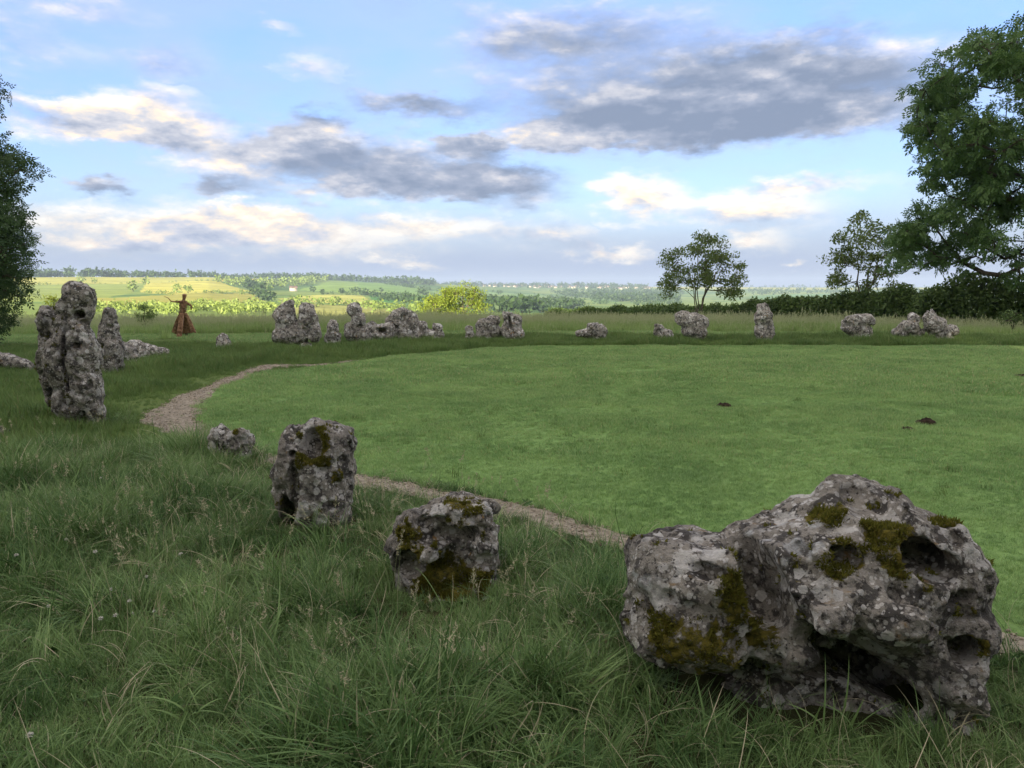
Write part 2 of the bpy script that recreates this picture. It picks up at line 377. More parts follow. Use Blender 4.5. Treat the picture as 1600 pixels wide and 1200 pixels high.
def terrain(x, y, micro=True):
    x = np.asarray(x, float); y = np.asarray(y, float); r = np.hypot(x, y); az = np.arctan2(x, y)
    a = np.clip(az, AZK[0], AZK[-1]); k = np.clip(np.searchsorted(AZK, a) - 1, 0, len(AZK) - 2); f = (a - AZK[k]) / (AZK[k + 1] - AZK[k])
    i = np.clip(np.searchsorted(RK, r) - 1, 0, len(RK) - 2); g = np.clip((r - RK[i]) / (RK[i + 1] - RK[i]), 0, 1)
    z = (1 - f) * ((1 - g) * ZT[k, i] + g * ZT[k, i + 1]) + f * ((1 - g) * ZT[k + 1, i] + g * ZT[k + 1, i + 1])
    z = z * (1 - smooth(R(70), R(115), np.abs(az)))
    if micro:
        z = z + .035 * n2(x, y, .9, 3, 3) * (1 - smooth(60, 110, r)) + smooth(150, 700, r) * 1.2 * n2(x, y, .008, 5, 3)
    return z
def on_terrain(px, py):
    """the point of the far land seen at this pixel"""
    x, y, z = pray(px, py); h = math.hypot(x, y); rs = np.geomspace(115, 6000, 600)
    zt = terrain(x / h * rs, y / h * rs, False); zr = EYE + rs * z / h
    k = np.nonzero(zt >= zr)[0]; r = rs[k[0]] if len(k) else 5000.0
    return np.array([x / h * r, y / h * r])

# zones of the near ground, in world metres
def wpoly(pts): return [tuple(gp(a, b)) for a, b in pts]
LAWN = wpoly([(1750,541),(1500,540),(1200,540),(900,540),(760,543),(693,549),(610,556),(545,566),(500,573),(440,578),(400,585),(345,602),(300,628),(300,650),(335,686),(420,715),(570,742),(700,765),(850,797),(1000,838),(1180,890),(1400,945),(1620,1000),(1900,1060),(3200,900),(3200,560)])
PATH = np.array([gp(a, b) for a, b in [(560,562),(500,571),(450,571),(415,573),(385,585),(330,604),(275,632),(268,655),(305,682),(400,715),(570,752),(700,779),(850,812),(1000,850),(1180,905),(1400,955),(1600,1010),(1900,1075)]])
PW_ = np.array([.12,.22,.55,.30,.22,.22,.34,.40,.28,.20,.18,.21,.22,.20,.18,.18,.2,.2])
def resample(P, W, step=.08):
    d = np.concatenate([[0], np.cumsum(np.hypot(*np.diff(P, axis=0).T))]); t = np.arange(0, d[-1], step)
    Q = np.stack([np.interp(t, d, P[:, 0]), np.interp(t, d, P[:, 1])], 1); w = np.interp(t, d, W)
    ker = np.ones(9) / 9
    for k in range(2):
        Qp = np.pad(Q, ((4, 4), (0, 0)), 'edge'); Q = np.stack([np.convolve(Qp[:, 0], ker, 'valid'), np.convolve(Qp[:, 1], ker, 'valid')], 1)
    return Q, w
PQ, PWD = resample(PATH, PW_)
def path_d(x, y):
    """distance to the path centre divided by its half width (ragged)"""
    x = np.asarray(x, float); y = np.asarray(y, float); best = np.full(x.shape, 99.0); ww = np.ones(x.shape)
    for k in range(0, len(PQ), 2):
        d = np.hypot(x - PQ[k, 0], y - PQ[k, 1]); m = d < best; best = np.where(m, d, best); ww = np.where(m, PWD[k], ww)
    return best / ww + .55 * n2(x, y, 3.0, 21, 3) + .25 * rng.normal(0, 1, x.shape)

FIELDS = [  # polygons of the far fields (seen outline), crop colour
 ([(-200,430),(330,433),(420,435),(420,441),(338,440),(225,443),(-200,446)], (.46,.47,.12)),
 ([(-200,446),(225,443),(205,457),(150,468),(40,474),(-200,474)], (.28,.36,.09)),
 ([(228,443),(340,439.5),(395,456),(268,463),(218,456)], (.55,.54,.12)),
 ([(338,436),(425,436),(418,441),(338,439.5)], (.50,.45,.12)),
 ([(150,467),(265,463),(395,458),(416,472),(300,480),(120,477)], (.42,.42,.10)),
 ([(463,453),(523,439),(600,443),(650,449),(640,461),(560,459)], (.24,.37,.09)),
 ([(434,466),(500,461),(565,462),(604,478),(460,472)], (.48,.50,.13)),
 ([(440,473),(600,479),(640,486),(640,496),(430,490)], (.40,.42,.13)),
 ([(560,441),(640,446),(672,453),(660,462),(640,460),(600,455),(560,450)], (.20,.34,.09)),
 ([(575,462),(640,463),(672,462),(672,475),(587,473)], (.10,.26,.07)),
 ([(759,465),(803,462),(860,470),(915,477),(850,476),(762,473)], (.13,.30,.08)),
 ([(690,451),(760,456),(860,461),(858,464),(750,460),(672,456)], (.22,.36,.12)),
 ([(921,467),(962,466),(968,473),(925,472)], (.20,.34,.10)),
 ([(830,478),(905,479),(960,483),(840,485)], (.22,.34,.10)),
 ([(1005,446),(1300,445),(1700,445),(1700,453),(1290,453),(1100,452),(1009,450)], (.40,.42,.12)),
 ([(1170,462),(1290,459),(1700,458),(1700,468),(1180,468)], (.16,.30,.10)),
]
def build_ground():
    rings = np.concatenate([[.02], np.arange(.5, 12, .25), np.arange(12, 40, .5), np.arange(40, 110, 2.5), np.geomspace(110, 6300, 180)])
    az = np.concatenate([np.arange(-180, -38, 3.0), np.arange(-38, 38, .11), np.arange(38, 180, 3.0)]) * math.pi / 180
    A, Rr = np.meshgrid(az, rings); X = np.sin(A) * Rr; Y = np.cos(A) * Rr; Z = terrain(X, Y)
    m, n = X.shape; i = np.arange(m - 1)[:, None] * n; j = np.arange(n)[None]; k = (j + 1) % n
    Q = np.stack([i + j, i + n + j, i + n + k, i + k], -1).reshape(-1, 4)[:, ::-1]
    x = X.ravel(); y = Y.ravel(); z = Z.ravel()
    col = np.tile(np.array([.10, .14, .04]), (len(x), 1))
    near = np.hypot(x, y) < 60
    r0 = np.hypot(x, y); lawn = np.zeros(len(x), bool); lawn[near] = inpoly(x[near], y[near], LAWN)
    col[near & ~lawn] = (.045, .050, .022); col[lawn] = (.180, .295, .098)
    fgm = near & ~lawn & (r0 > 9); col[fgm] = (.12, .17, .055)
    r = np.hypot(x, y); far = smooth(60, 140, r)
    fc = np.tile(np.array([.17, .27, .08]), (len(x), 1)); front = (np.abs(np.arctan2(x, y)) < R(75)) & (r > 110)
    idx = np.nonzero(front)[0]; zz = terrain(x[idx], y[idx], False); px, py = to_px(x[idx], y[idx], zz)
    patch = n2(x[idx], y[idx], .0035, 9, 2)
    fc[idx] = np.where((patch > .1)[:, None], np.array([.23, .32, .09]), np.where((patch < -.25)[:, None], np.array([.12, .22, .07]), fc[idx]))
    for poly, c in FIELDS:
        w = np.array([on_terrain(a, b) for a, b in poly]); ins = inpoly(x[idx], y[idx], [tuple(q) for q in w]); fc[idx[ins]] = c
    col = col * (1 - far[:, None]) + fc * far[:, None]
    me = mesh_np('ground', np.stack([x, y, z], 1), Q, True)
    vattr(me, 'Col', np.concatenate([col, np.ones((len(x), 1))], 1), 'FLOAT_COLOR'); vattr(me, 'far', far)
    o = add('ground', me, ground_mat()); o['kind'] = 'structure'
build_ground()

def build_path():
    U = np.linspace(-1, 1, 15); n = len(PQ); tg = np.gradient(PQ, axis=0); tg /= np.linalg.norm(tg, axis=1)[:, None]; nr = np.stack([-tg[:, 1], tg[:, 0]], 1)
    wl = PWD * (1 + .45 * n2(PQ[:, 0], PQ[:, 1], 1.6, 31, 3)); wr = PWD * (1 + .45 * n2(PQ[:, 0], PQ[:, 1], 1.6, 41, 3))
    W = np.where(U[None] < 0, wl[:, None], wr[:, None]) * U[None]
    X = PQ[:, 0][:, None] + nr[:, 0][:, None] * W; Y = PQ[:, 1][:, None] + nr[:, 1][:, None] * W
    Z = terrain(X, Y) + .012 - .014 * np.abs(U[None]) ** 6 + .004 * n2(X, Y, 9, 5, 2)
    m = len(U); i = np.arange(n - 1)[:, None] * m; j = np.arange(m - 1)[None]
    Q = np.stack([i + j, i + j + 1, i + m + j + 1, i + m + j], -1).reshape(-1, 4)
    o = add('gravel_path', mesh_np('gravel_path', np.stack([X.ravel(), Y.ravel(), Z.ravel()], 1), Q, True), simple_mat('path_grit', (.24, .21, .165), (.43, .38, .30), 14, 1, .9, 70))
    o['kind'] = 'structure'
    mb = MB(); N = 5000
    k = rng.integers(0, n, N); u = rng.uniform(-1.02, 1.02, N); w = np.where(u < 0, wl[k], wr[k]) * u
    px = PQ[k, 0] + nr[k, 0] * w + rng.normal(0, .03, N); py = PQ[k, 1] + nr[k, 1] * w + rng.normal(0, .03, N); pz = terrain(px, py) + .013
    oc = np.array([(1,0,0),(0,1,0),(-1,0,0),(0,-1,0),(0,0,1),(0,0,-1)], float); T = np.array([(0,1,4),(1,2,4),(2,3,4),(3,0,4),(1,0,5),(2,1,5),(3,2,5),(0,3,5)])
    for a in range(N):
        s = rng.uniform(.004, .014) * (1 + .04 * py[a]); V = oc * rng.uniform(.6, 1.3, (6, 3)) * s * np.array([1, 1, .6]); mb.put(V + (px[a], py[a], pz[a]), None, T, rng.random())
    n_ = NT('pebble'); t = n_.attr('tint').outputs['Fac']; p = n_.nd('ShaderNodeBsdfPrincipled'); p.inputs['Roughness'].default_value = .9
    n_.L.new(n_.mix(t, c4(.16, .13, .09), c4(.46, .40, .31)), p.inputs['Base Color']); n_.L.new(p.outputs[0], n_.out.inputs[0])
    o = add('path_pebbles', mb.mesh('path_pebbles'), n_.m); o['kind'] = 'stuff'; tag(o, 'loose pale grit and pebbles on the worn path', 'gravel')
build_path()

# ------------------------------------------------------------------ stones
def surface_nets(V, org, h):
    s = V < 0; nx, ny, nz = V.shape
    c = [s[a:nx - 1 + a, b:ny - 1 + b, d:nz - 1 + d] for a in (0, 1) for b in (0, 1) for d in (0, 1)]
    cnt = sum(q.astype(np.int8) for q in c); act = (cnt > 0) & (cnt < 8); I = np.argwhere(act); n = len(I)
    vid = np.full(act.shape, -1, np.int64); vid[act] = np.arange(n)
    offs = np.array([(a, b, d) for a in (0, 1) for b in (0, 1) for d in (0, 1)])
    val = np.stack([V[I[:, 0] + o[0], I[:, 1] + o[1], I[:, 2] + o[2]] for o in offs], 1)
    P = np.zeros((n, 3)); W = np.zeros(n)
    for a in range(8):
        for b in range(a + 1, 8):
            if abs(offs[a] - offs[b]).sum() != 1: continue
            m = (val[:, a] < 0) != (val[:, b] < 0); t = val[m, a] / (val[m, a] - val[m, b])
            P[m] += offs[a] + t[:, None] * (offs[b] - offs[a]); W[m] += 1
    P = org + (I + P / W[:, None]) * h; Q = []
    for ax in range(3):
        sl0 = [slice(1, -1)] * 3; sl1 = [slice(1, -1)] * 3; sl0[ax] = slice(0, -1); sl1[ax] = slice(1, None)
        d = s[tuple(sl0)] != s[tuple(sl1)]; e = np.argwhere(d); e = e + np.array([0 if k == ax else 1 for k in range(3)])
        u, v = [(1, 2), (2, 0), (0, 1)][ax]
        du = np.zeros(3, int); du[u] = 1; dv = np.zeros(3, int); dv[v] = 1
        g = lambda q: vid[q[:, 0], q[:, 1], q[:, 2]]
        q = np.stack([g(e - du - dv), g(e - dv), g(e), g(e - du)], 1)
        neg = s[e[:, 0], e[:, 1], e[:, 2]]; q[~neg] = q[~neg][:, ::-1]; Q.append(q)
    Q = np.concatenate(Q); Q = Q[(Q >= 0).all(1)]
    return P, Q
def ell(p, c, r, rot=0.0):
    q = p - c
    if rot:
        ca, sa = math.cos(rot), math.sin(rot); q = np.stack([q[:, 0] * ca + q[:, 2] * sa, q[:, 1], -q[:, 0] * sa + q[:, 2] * ca], 1)
    # slightly boxy super-ellipsoid
    k = ((np.abs(q / r) ** 2.5).sum(1)) ** (1 / 2.5)
    return (k - 1) * min(r) * (.6 + .4 * (sum(r) / 3) / min(r))
MATS = {}
GRASS_EXCL = []     # (x, y, radius) where a stone stands
def stone(name, label, Y, blobs, holes=(), moss=(), rings=(), voxel=.02, rough=1.0, pits=1.0, seed=1, k=.06, mat='stone', cat='stone', group='stones of the circle', depth=.75, lump=.7):
    """blobs: (px, py, rx, ry[, rot deg[, dy, depth radius]]) seen outline at distance Y; each becomes a solid lobe"""
    s = Y / math.cos(PITCH) / F; E = []
    for b in blobs:
        px, py, rx, ry = b[:4]; rot = R(b[4]) if len(b) > 4 else 0; dy = b[5] if len(b) > 5 else 0; rd = b[6] if len(b) > 6 else depth * min(max(rx, ry), 1.4 * min(rx, ry)) * s
        sl = s * (1 + dy / Y); E.append((at(px, py, Y + dy), (rx * sl, rd, ry * sl), rot))
    lo = np.min([c - max(r) * 1.05 for c, r, t in E], 0); hi = np.max([c + max(r) * 1.05 for c, r, t in E], 0)
    ylo = min(c[1] - r[1] for c, r, t in E); yhi = max(c[1] + r[1] for c, r, t in E); lo[1] = ylo; hi[1] = yhi
    lo -= .12; hi += .12
    cx = (lo[0] + hi[0]) / 2; gz = float(terrain(cx, Y)); lo[2] = max(lo[2], gz - .25)
    cl, rl, tl = min(E, key=lambda e: e[0][2] - e[1][2])
    if cl[2] - rl[2] > gz - .1:        # carry the foot of the stone down into the earth
        zb = gz - .16; E.append((np.array([cl[0], cl[1], (cl[2] + zb) / 2]), (rl[0] * .92, rl[1] * .92, (cl[2] - zb) / 2 * 1.25), 0.0))
    def base(p):
        d = None
        for c, r, t in E:
            e = ell(p, c, np.array(r), t)
            if d is None: d = e
            else:
                h = np.clip(.5 + .5 * (d - e) / k, 0, 1); d = d * (1 - h) + e * h - k * h * (1 - h)
        return d
    def hit(px, py):
        x, y, z = pray(px, py); dr = np.array([x, y, z]); dr /= np.linalg.norm(dr)
        t = np.linspace((lo[1] - .1) / dr[1], (hi[1] + .1) / dr[1], 300); p = np.array([0, 0, EYE]) + t[:, None] * dr
        d = base(p); kk = np.nonzero(d < 0)[0]
        return p[kk[0]] if len(kk) else p[np.argmin(d)]
    H = []
    for hgt in holes:
        px, py, rx, ry = hgt[:4]; rot = R(hgt[4]) if len(hgt) > 4 else 0; dep = hgt[5] if len(hgt) > 5 else 1.2 * min(rx, ry) * s
        x, y, z = pray(px, py); H.append((hit(px, py) + np.array([x, y, z]) * dep * .3, np.array((rx * s, dep, ry * s)) * 1.12, rot))
    ax = [np.arange(lo[i], hi[i] + voxel, voxel) for i in range(3)]
    G = np.stack(np.meshgrid(*ax, indexing='ij'), -1); sh = G.shape[:3]; P = G.reshape(-1, 3)
    d = base(P); S = max(hi[2] - gz - .12, .3); sc = 1 / max(S, .5)
    band = np.nonzero(np.abs(d) < .10 / sc * rough + .07)[0]; q = P[band] - np.array([cx, Y, gz]); db = d[band]
    db = db + rough * .045 / sc * fbm(q * 2.6 * sc + seed * 7.7, 3, seed)
    f, rd = worley(q * (2.3 * sc + .6) + seed * 2.7, seed + 11); db = db + lump * .11 / sc * (np.minimum(f, .8) - .42)
    d[band] = db
    nb = np.abs(db) < .075; band = band[nb]; q = q[nb]; db = db[nb]
    db = db + rough * .022 * fbm(q * 9 + seed, 3, seed + 5, .6)
    rg = 1 - np.abs(vnoise(q * 5.5 * max(sc, .7) + seed * 3.1, seed + 8)); db = db + rough * .030 * (rg - .55)
    if pits:
        f, rd = worley(q * 11 * (.6 + .4 * sc) + seed, seed + 3); msk = smooth(-.25, .35, vnoise(q * 3.3 + seed * 1.3, seed + 4))
        db = db + pits * .042 * np.clip(1 - f / (.2 + .38 * rd), 0, 1) ** .8 * msk
        f, rd = worley(q * 25 + seed, seed + 6); db = db + pits * .016 * np.clip(1 - f / (.25 + .35 * rd), 0, 1)
    d[band] = db
    for c, r, t in H:
        m = (np.abs(P - c) < r.max() * 1.3 + .03).all(1); pp = P[m]
        e = ell(pp + .22 * r.min() * np.stack([vnoise(pp * 12 + 5, seed + a) for a in (1, 2, 3)], 1), c, r, t)
        kk = .025; a = d[m]; b = -e; h = np.clip(.5 - .5 * (a - b) / kk, 0, 1); d[m] = a * (1 - h) + b * h + kk * h * (1 - h)
    V, Q = surface_nets(d.reshape(sh), lo, voxel)
    org = np.array([cx, Y, gz]); me = mesh_np(name, V - org, Q, True)
    ms = np.zeros(len(V)); rn = np.zeros(len(V))
    for mm in moss:
        c = hit(mm[0], mm[1]); rr = mm[2] * s; dd = np.linalg.norm((V - c) * np.array([1, .8, 1]), axis=1); ms = np.maximum(ms, (mm[3] if len(mm) > 3 else 1.0) * (1 - smooth(.45 * rr, 1.15 * rr, dd)))
    for mm in rings:
        c = hit(mm[0], mm[1]); rr = mm[2] * s; dd = np.linalg.norm(V - c, axis=1) * (1 + .2 * vnoise(V * 40, 3)); rn = np.maximum(rn, np.exp(-((dd - rr) / (.28 * rr)) ** 2) * .9 + .35 * (dd < rr))
    vattr(me, 'moss', ms); vattr(me, 'ring', np.clip(rn, 0, 1))
    kind = mat; mat = mat + ('_far' if Y > 20 else '')      # the far row gets a paler gain on the same stone colours
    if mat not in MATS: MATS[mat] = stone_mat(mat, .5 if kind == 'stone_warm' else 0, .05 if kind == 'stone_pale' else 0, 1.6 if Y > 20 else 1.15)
    o = add(name, me, MATS[mat], None, tuple(org)); tag(o, label, cat, group)
    if len(moss):
        # moss cushions: real short shoots growing on the marked patches
        nrm = np.zeros(len(me.vertices) * 3, np.float32); me.vertices.foreach_get('normal', nrm); nrm = nrm.reshape(-1, 3)
        bn = fbm((V - org) * 14, 3, 2, .6); prob = (ms * .9 + .75 * bn > .78) & (nrm[:, 2] > -.35); ids = np.nonzero(prob)[0]
        if len(ids):
            cnt = int(min(14000, len(ids) * 6)); ids = rng.choice(ids, cnt); b = V[ids] - org + rng.normal(0, voxel * .5, (cnt, 3)) - nrm[ids] * .004
            dirn = nrm[ids] * .8 + np.array([0, 0, .5]) + rng.normal(0, .45, (cnt, 3)); dirn /= np.linalg.norm(dirn, axis=1)[:, None]
            sd_ = np.cross(dirn, rng.normal(0, 1, (cnt, 3))); sd_ /= np.linalg.norm(sd_, axis=1)[:, None]; L = rng.uniform(.008, .026, cnt)[:, None] * (1 + .8 * max(0, voxel - .01) / .01)
            W = L * .22; VV = np.stack([b - sd_ * W, b + sd_ * W, b + dirn * L], 1).reshape(-1, 3); T = np.arange(cnt * 3).reshape(-1, 3)
            mb = MB(); mb.put(VV, None, T, np.repeat(rng.random(cnt), 3)); mo = add('moss', mb.mesh('moss'), MOSS, o); mo['kind'] = 'stuff'
    GRASS_EXCL.append((cx, Y, (hi[0] - lo[0]) * .5 - .16, (hi[1] - lo[1]) * .5 - .16))
    return o
MOSS = leaf_mat('moss', (.070, .082, .012), (.27, .25, .04), .25, None, 3.0, .9)

# the near stones
stone('boulder', 'huge hollowed mossy grey boulder at the front beside the camera', 3.62,
      [(1080,915,98,80,0,.05,.40),(1068,960,84,60,0,-.02,.34),(1240,888,122,80,12,0,.42),(1358,880,160,118,-8,.1,.52),(1440,935,74,122,-16,.06,.44),(1345,794,76,44,-8,.12,.3),
       (1340,945,128,56,-16,-.27,.3),(1450,1035,54,92,14,-.12,.3),(1335,1075,140,105,0,.16,.36),(1190,1030,105,85,0,.2,.34),(1222,985,46,40,0,-.16,.2),(1435,1125,62,60,8,-.16,.26),(1255,1010,70,60,0,.0,.25),(1452,1150,46,34,0,-.2,.2)],
      holes=[(1364,786,36,24,-10,.22),(1450,876,48,25,-22,.24),(1506,1012,22,20,0,.16),(1514,940,11,9,0,.09),(1187,905,30,76,16,.26),(1380,1050,104,28,-26,.19),(1290,1040,60,22,-16,.15),(1110,1045,90,22,4,.16),
             (1250,860,16,8,0,.05),(1255,892,24,15,0,.06),(1320,872,22,15,0,.08),(1155,850,20,18,0,.09),(1415,815,13,9,0,.06),(1460,805,13,9,0,.06),(1110,895,26,11,-15,.06),(1040,935,18,11,0,.05),(1075,955,16,10,0,.05),(1400,930,11,13,0,.05),(1320,815,14,8,0,.05),(1290,935,14,9,0,.05),(1010,955,12,9,0,.05)],
      moss=[(1285,795,44),(1310,780,28),(1385,815,46),(1375,828,40),(1395,865,34),(1405,890,26),(1325,870,36),(1310,885,30),(1160,880,34),(1160,940,52),(1190,985,40),(1150,920,40),(1050,1010,60,.8),(1110,1020,70,.8),(1030,990,40,.8),(1455,910,22),(1520,960,24),(1520,1015,30),(1480,810,26),(1250,890,22),(1310,990,30,.6)],
      rings=[(1244,850,13),(1272,858,12),(1276,815,11),(1165,828,10),(1000,898,9),(1010,912,10),(1195,835,9),(1218,812,10),(1230,880,8)],
      voxel=.0105, rough=.9, pits=1.05, seed=4, k=.045, lump=.75, mat='stone', cat='boulder')
stone('standing_stone', 'squat pitted stone with dark holes and golden moss, left of the huge boulder', 4.95,
      [(722,800,54,26,4,.02,.2),(690,860,80,72,0,.05,.26),(735,870,46,80,-4,.0,.24),(640,850,34,50,0,.04,.2),(705,930,84,60,0,.02,.28),(668,868,26,22,0,-.14,.14),(745,850,24,24,0,-.12,.14)],
      holes=[(705,838,34,16,-8,.12),(715,868,26,14,10,.12),(668,818,20,10,0,.08),(755,880,20,12,0,.08),(640,885,26,22,0,.12),(700,888,40,14,4,.1),(690,812,9,7,0,.05),(760,845,10,9,0,.05),(665,842,12,9,0,.06),(725,910,18,10,0,.07),(735,832,12,8,0,.06)],
      moss=[(632,838,32),(640,865,28),(725,790,44,.62),(700,905,54),(740,915,40),(680,915,30),(660,925,30)], voxel=.0085, rough=1.0, pits=1.1, seed=9, k=.035, mat='stone_warm')
stone('standing_stone', 'upright grey stone with a mossy hollow near its top and a cleft side', 6.35,
      [(508,700,44,48,-10,.05,.28),(460,720,27,56,6,.0,.22),(500,760,50,76,0,0,.3),(454,770,20,62,0,.06,.22),(520,760,32,82,0,.05,.28),(500,812,46,40,0,0,.25),(485,735,34,36,0,-.14,.16),(503,838,30,20,0,-.04,.2)],
      holes=[(489,692,17,24,14,.17),(452,812,13,36,-3,.2),(460,760,7,40,0,.07),(505,735,8,6,0,.05),(535,720,8,10,0,.05),(530,760,9,16,10,.06),(458,709,6,5,0,.04),(545,700,7,9,0,.05),(520,790,8,6,0,.04)],
      moss=[(488,685,28),(492,705,26),(480,712,22),(505,722,16),(530,745,18,.7)], voxel=.0095, rough=.85, pits=.8, seed=13, k=.045, mat='stone')
stone('standing_stone', 'small pale low stone half sunk in grass beside the path bend', 8.6,
      [(345,690,19,26,6),(368,694,22,26,0),(386,698,12,20,-14),(360,712,34,20,0)], holes=[(378,688,5,4),(362,690,4,6),(384,700,4,5),(350,705,4,5)], moss=[(368,672,9,.8)], voxel=.012, rough=.7, pits=1.1, seed=17, mat='stone_pale')
stone('standing_stone', 'tallest dark stone with a head-like block, at the left of the path', 10.9,
      [(121,462,26,19,0),(120,486,25,22,0),(110,449,12,7,0),(132,453,13,8,0),(114,530,32,36,0,0,.34),(86,535,19,46,0,.1,.3),(84,595,15,60,0,.12,.3),(116,575,36,50,0,0,.38),(140,560,18,32,0,.0,.3),(134,610,30,42,-6,-.03,.36),(120,628,38,34,0,0,.36),(153,645,15,20,0,-.06,.22),(125,508,18,15)],
      holes=[(124,491,7,6,0,.14),(98,520,4,44,4,.14),(99,560,4,46,2,.14),(78,510,6,5),(150,655,5,5,0,.1),(92,570,4,8),(120,540,5,4),(140,600,4,5),(110,610,5,4),(96,625,4,14,0,.1)], moss=[(96,600,10,.6)], voxel=.0155, rough=.8, pits=1.3, seed=21, k=.04, lump=.4)
stone('standing_stone', 'knobbly slender stone standing directly behind the tallest dark stone', 16.8,
      [(172,496,12,14,0),(171,518,14,22,0),(174,545,17,22,0),(172,568,19,18,0),(160,520,7,16)], holes=[(170,510,4,3),(178,530,3,4),(160,540,4,3)], voxel=.019, rough=.8, pits=1.4, seed=23, lump=.4)
stone('standing_stone', 'low broken stone block leaning against the foot of the slender stone', 18.4,
      [(196,552,17,12,8),(204,562,14,10,0),(186,545,12,12)], voxel=.02, rough=.9, pits=1.4, seed=25, mat='stone_pale')
stone('fallen_stone', 'low slanting slab trailing off into the grass right of the slender stone', 20.6,
      [(222,545,22,11,-8),(243,549,20,7,-8),(208,540,12,9)], voxel=.021, rough=.8, pits=1.3, seed=27, mat='stone_pale')
stone('fallen_stone', 'flat brown slab lying in the grass at the left edge', 17.9,
      [(16,566,34,11,-10),(-20,562,36,14,0),(34,574,20,7,-14)], voxel=.022, rough=.7, pits=.8, seed=29, mat='stone_warm')
stone('fallen_stone', 'tiny grey stone tip in the long grass at the left edge', 10.0,
      [(6,676,12,10),(-10,680,14,12)], voxel=.016, rough=.7, pits=1, seed=30, mat='stone_pale')
stone('standing_stone', 'little pointed stone poking out of a grass mound below the statue', 24.0,
      [(347,530,9,9,14),(350,539,12,10)], voxel=.025, rough=.6, pits=.8, seed=31)
stone('standing_stone', 'broad two-horned stone at the left end of the far row', 24.6,
      [(448,486,14,15,0),(478,488,14,14,0),(446,503,16,18,0),(478,506,19,20,0),(460,522,32,17,0),(443,525,16,14,0),(490,520,14,18,0),(478,540,14,10,0)], holes=[(463,492,3,14,0,.25),(450,510,3,3),(476,515,4,3),(460,530,4,3)], voxel=.028, rough=.9, pits=1.6, seed=33, k=.05)
stone('standing_stone', 'small dark wedge stone next to the two-horned stone', 26.0,
      [(520,514,10,13,8),(520,527,13,12)], voxel=.03, rough=.9, pits=1.3, seed=35)
stone('standing_stone', 'slim stone with an overhanging head in the far row', 26.4,
      [(552,484,13,12,-10),(560,500,12,14),(553,518,15,16),(568,522,12,14)], holes=[(546,500,6,3,0,.2),(560,512,3,3)], voxel=.03, rough=.9, pits=1.6, seed=37)
stone('standing_stone', 'low saddle-shaped stone filling the gap right of the slim headed stone', 26.8,
      [(583,516,12,13),(603,517,14,14),(595,527,22,12)], holes=[(597,516,6,4,0,.25)], voxel=.03, rough=.9, pits=1.6, seed=39, mat='stone_pale')
stone('standing_stone', 'broad round-topped stone in the middle of the clustered far stones', 27.2,
      [(628,494,19,14),(622,510,20,20),(640,508,15,20),(632,524,26,14)], holes=[(630,498,3,7),(618,512,3,3),(642,515,3,4)], voxel=.03, rough=1, pits=1.7, seed=41)
stone('standing_stone', 'low stone sloping down from the round-topped stone', 27.6,
      [(659,514,10,13),(668,523,14,9)], voxel=.03, rough=.9, pits=1.5, seed=43, mat='stone_pale')
stone('standing_stone', 'small squarish pale stone ending the clustered far stones', 27.8,
      [(683,514,9,11),(682,525,12,9)], voxel=.03, rough=.8, pits=1.5, seed=45, mat='stone_pale')
stone('standing_stone', 'small round stone just left of the rough far pair', 28.2,
      [(733,516,7,8),(733,525,8,8)], voxel=.03, rough=.7, pits=1.4, seed=47, mat='stone_pale')
stone('standing_stone', 'rough grey stone, left one of the far pair right of the lime bush', 28.6,
      [(762,507,20,11,6),(770,500,12,8),(755,518,14,12),(770,518,14,12)], voxel=.03, rough=1, pits=1.7, seed=49)
stone('standing_stone', 'brownish square-topped stone, right one of the far pair', 28.4,
      [(801,496,16,9,-6),(800,511,15,15),(803,521,17,11),(789,515,8,10)], holes=[(797,505,2,10,8,.2)], voxel=.03, rough=1, pits=1.6, seed=51, mat='stone_warm')
stone('standing_stone', 'low flat pale stone alone in the grass of the far row', 28.6,
      [(932,514,15,10,-6),(913,521,16,6),(938,520,12,8)], voxel=.03, rough=.9, pits=1.5, seed=53, mat='stone_pale')
stone('standing_stone', 'small jagged stone left of the rounded leaning stone', 28.0,
      [(1029,516,7,9),(1040,522,11,8)], voxel=.03, rough=1, pits=1.4, seed=55)
stone('standing_stone', 'big rounded leaning stone below the small multi-stemmed tree', 28.2,
      [(1080,500,24,13,-4),(1066,498,12,8),(1084,512,20,15,0),(1090,522,14,10)], voxel=.03, rough=.9, pits=1.6, seed=57, k=.08)
stone('standing_stone', 'narrow upright slab standing alone in the far row', 27.4,
      [(1192,486,11,11,-8),(1195,500,14,18),(1194,518,14,18)], voxel=.03, rough=.8, pits=1.4, seed=59)
stone('standing_stone', 'rounded grey stone between the narrow slab and the peaked pair', 28.4,
      [(1342,502,24,12),(1340,512,27,11),(1345,520,20,10),(1325,508,12,10)], voxel=.03, rough=1, pits=1.6, seed=61)
stone('standing_stone', 'triangular stone, left one of the peaked pair on the right', 29.0,
      [(1428,500,10,12,10),(1422,512,18,12),(1412,519,18,8),(1432,520,12,8)], voxel=.03, rough=1, pits=1.6, seed=63)
stone('standing_stone', 'peaked stone with a sloping shoulder, rightmost of the far row', 28.8,
      [(1454,494,11,11),(1460,508,17,15,-18),(1470,517,20,12,-14),(1489,516,9,9)], voxel=.03, rough=1, pits=1.5, seed=65)
stone('loose_stone', 'pale loose stone lying on the bare path below the two-horned stone', 22.0,
      [(466,568,7,3.2),(462,569,5,2.6)], voxel=.02, rough=.3, pits=.2, seed=67, mat='stone_pale', group='loose stones')

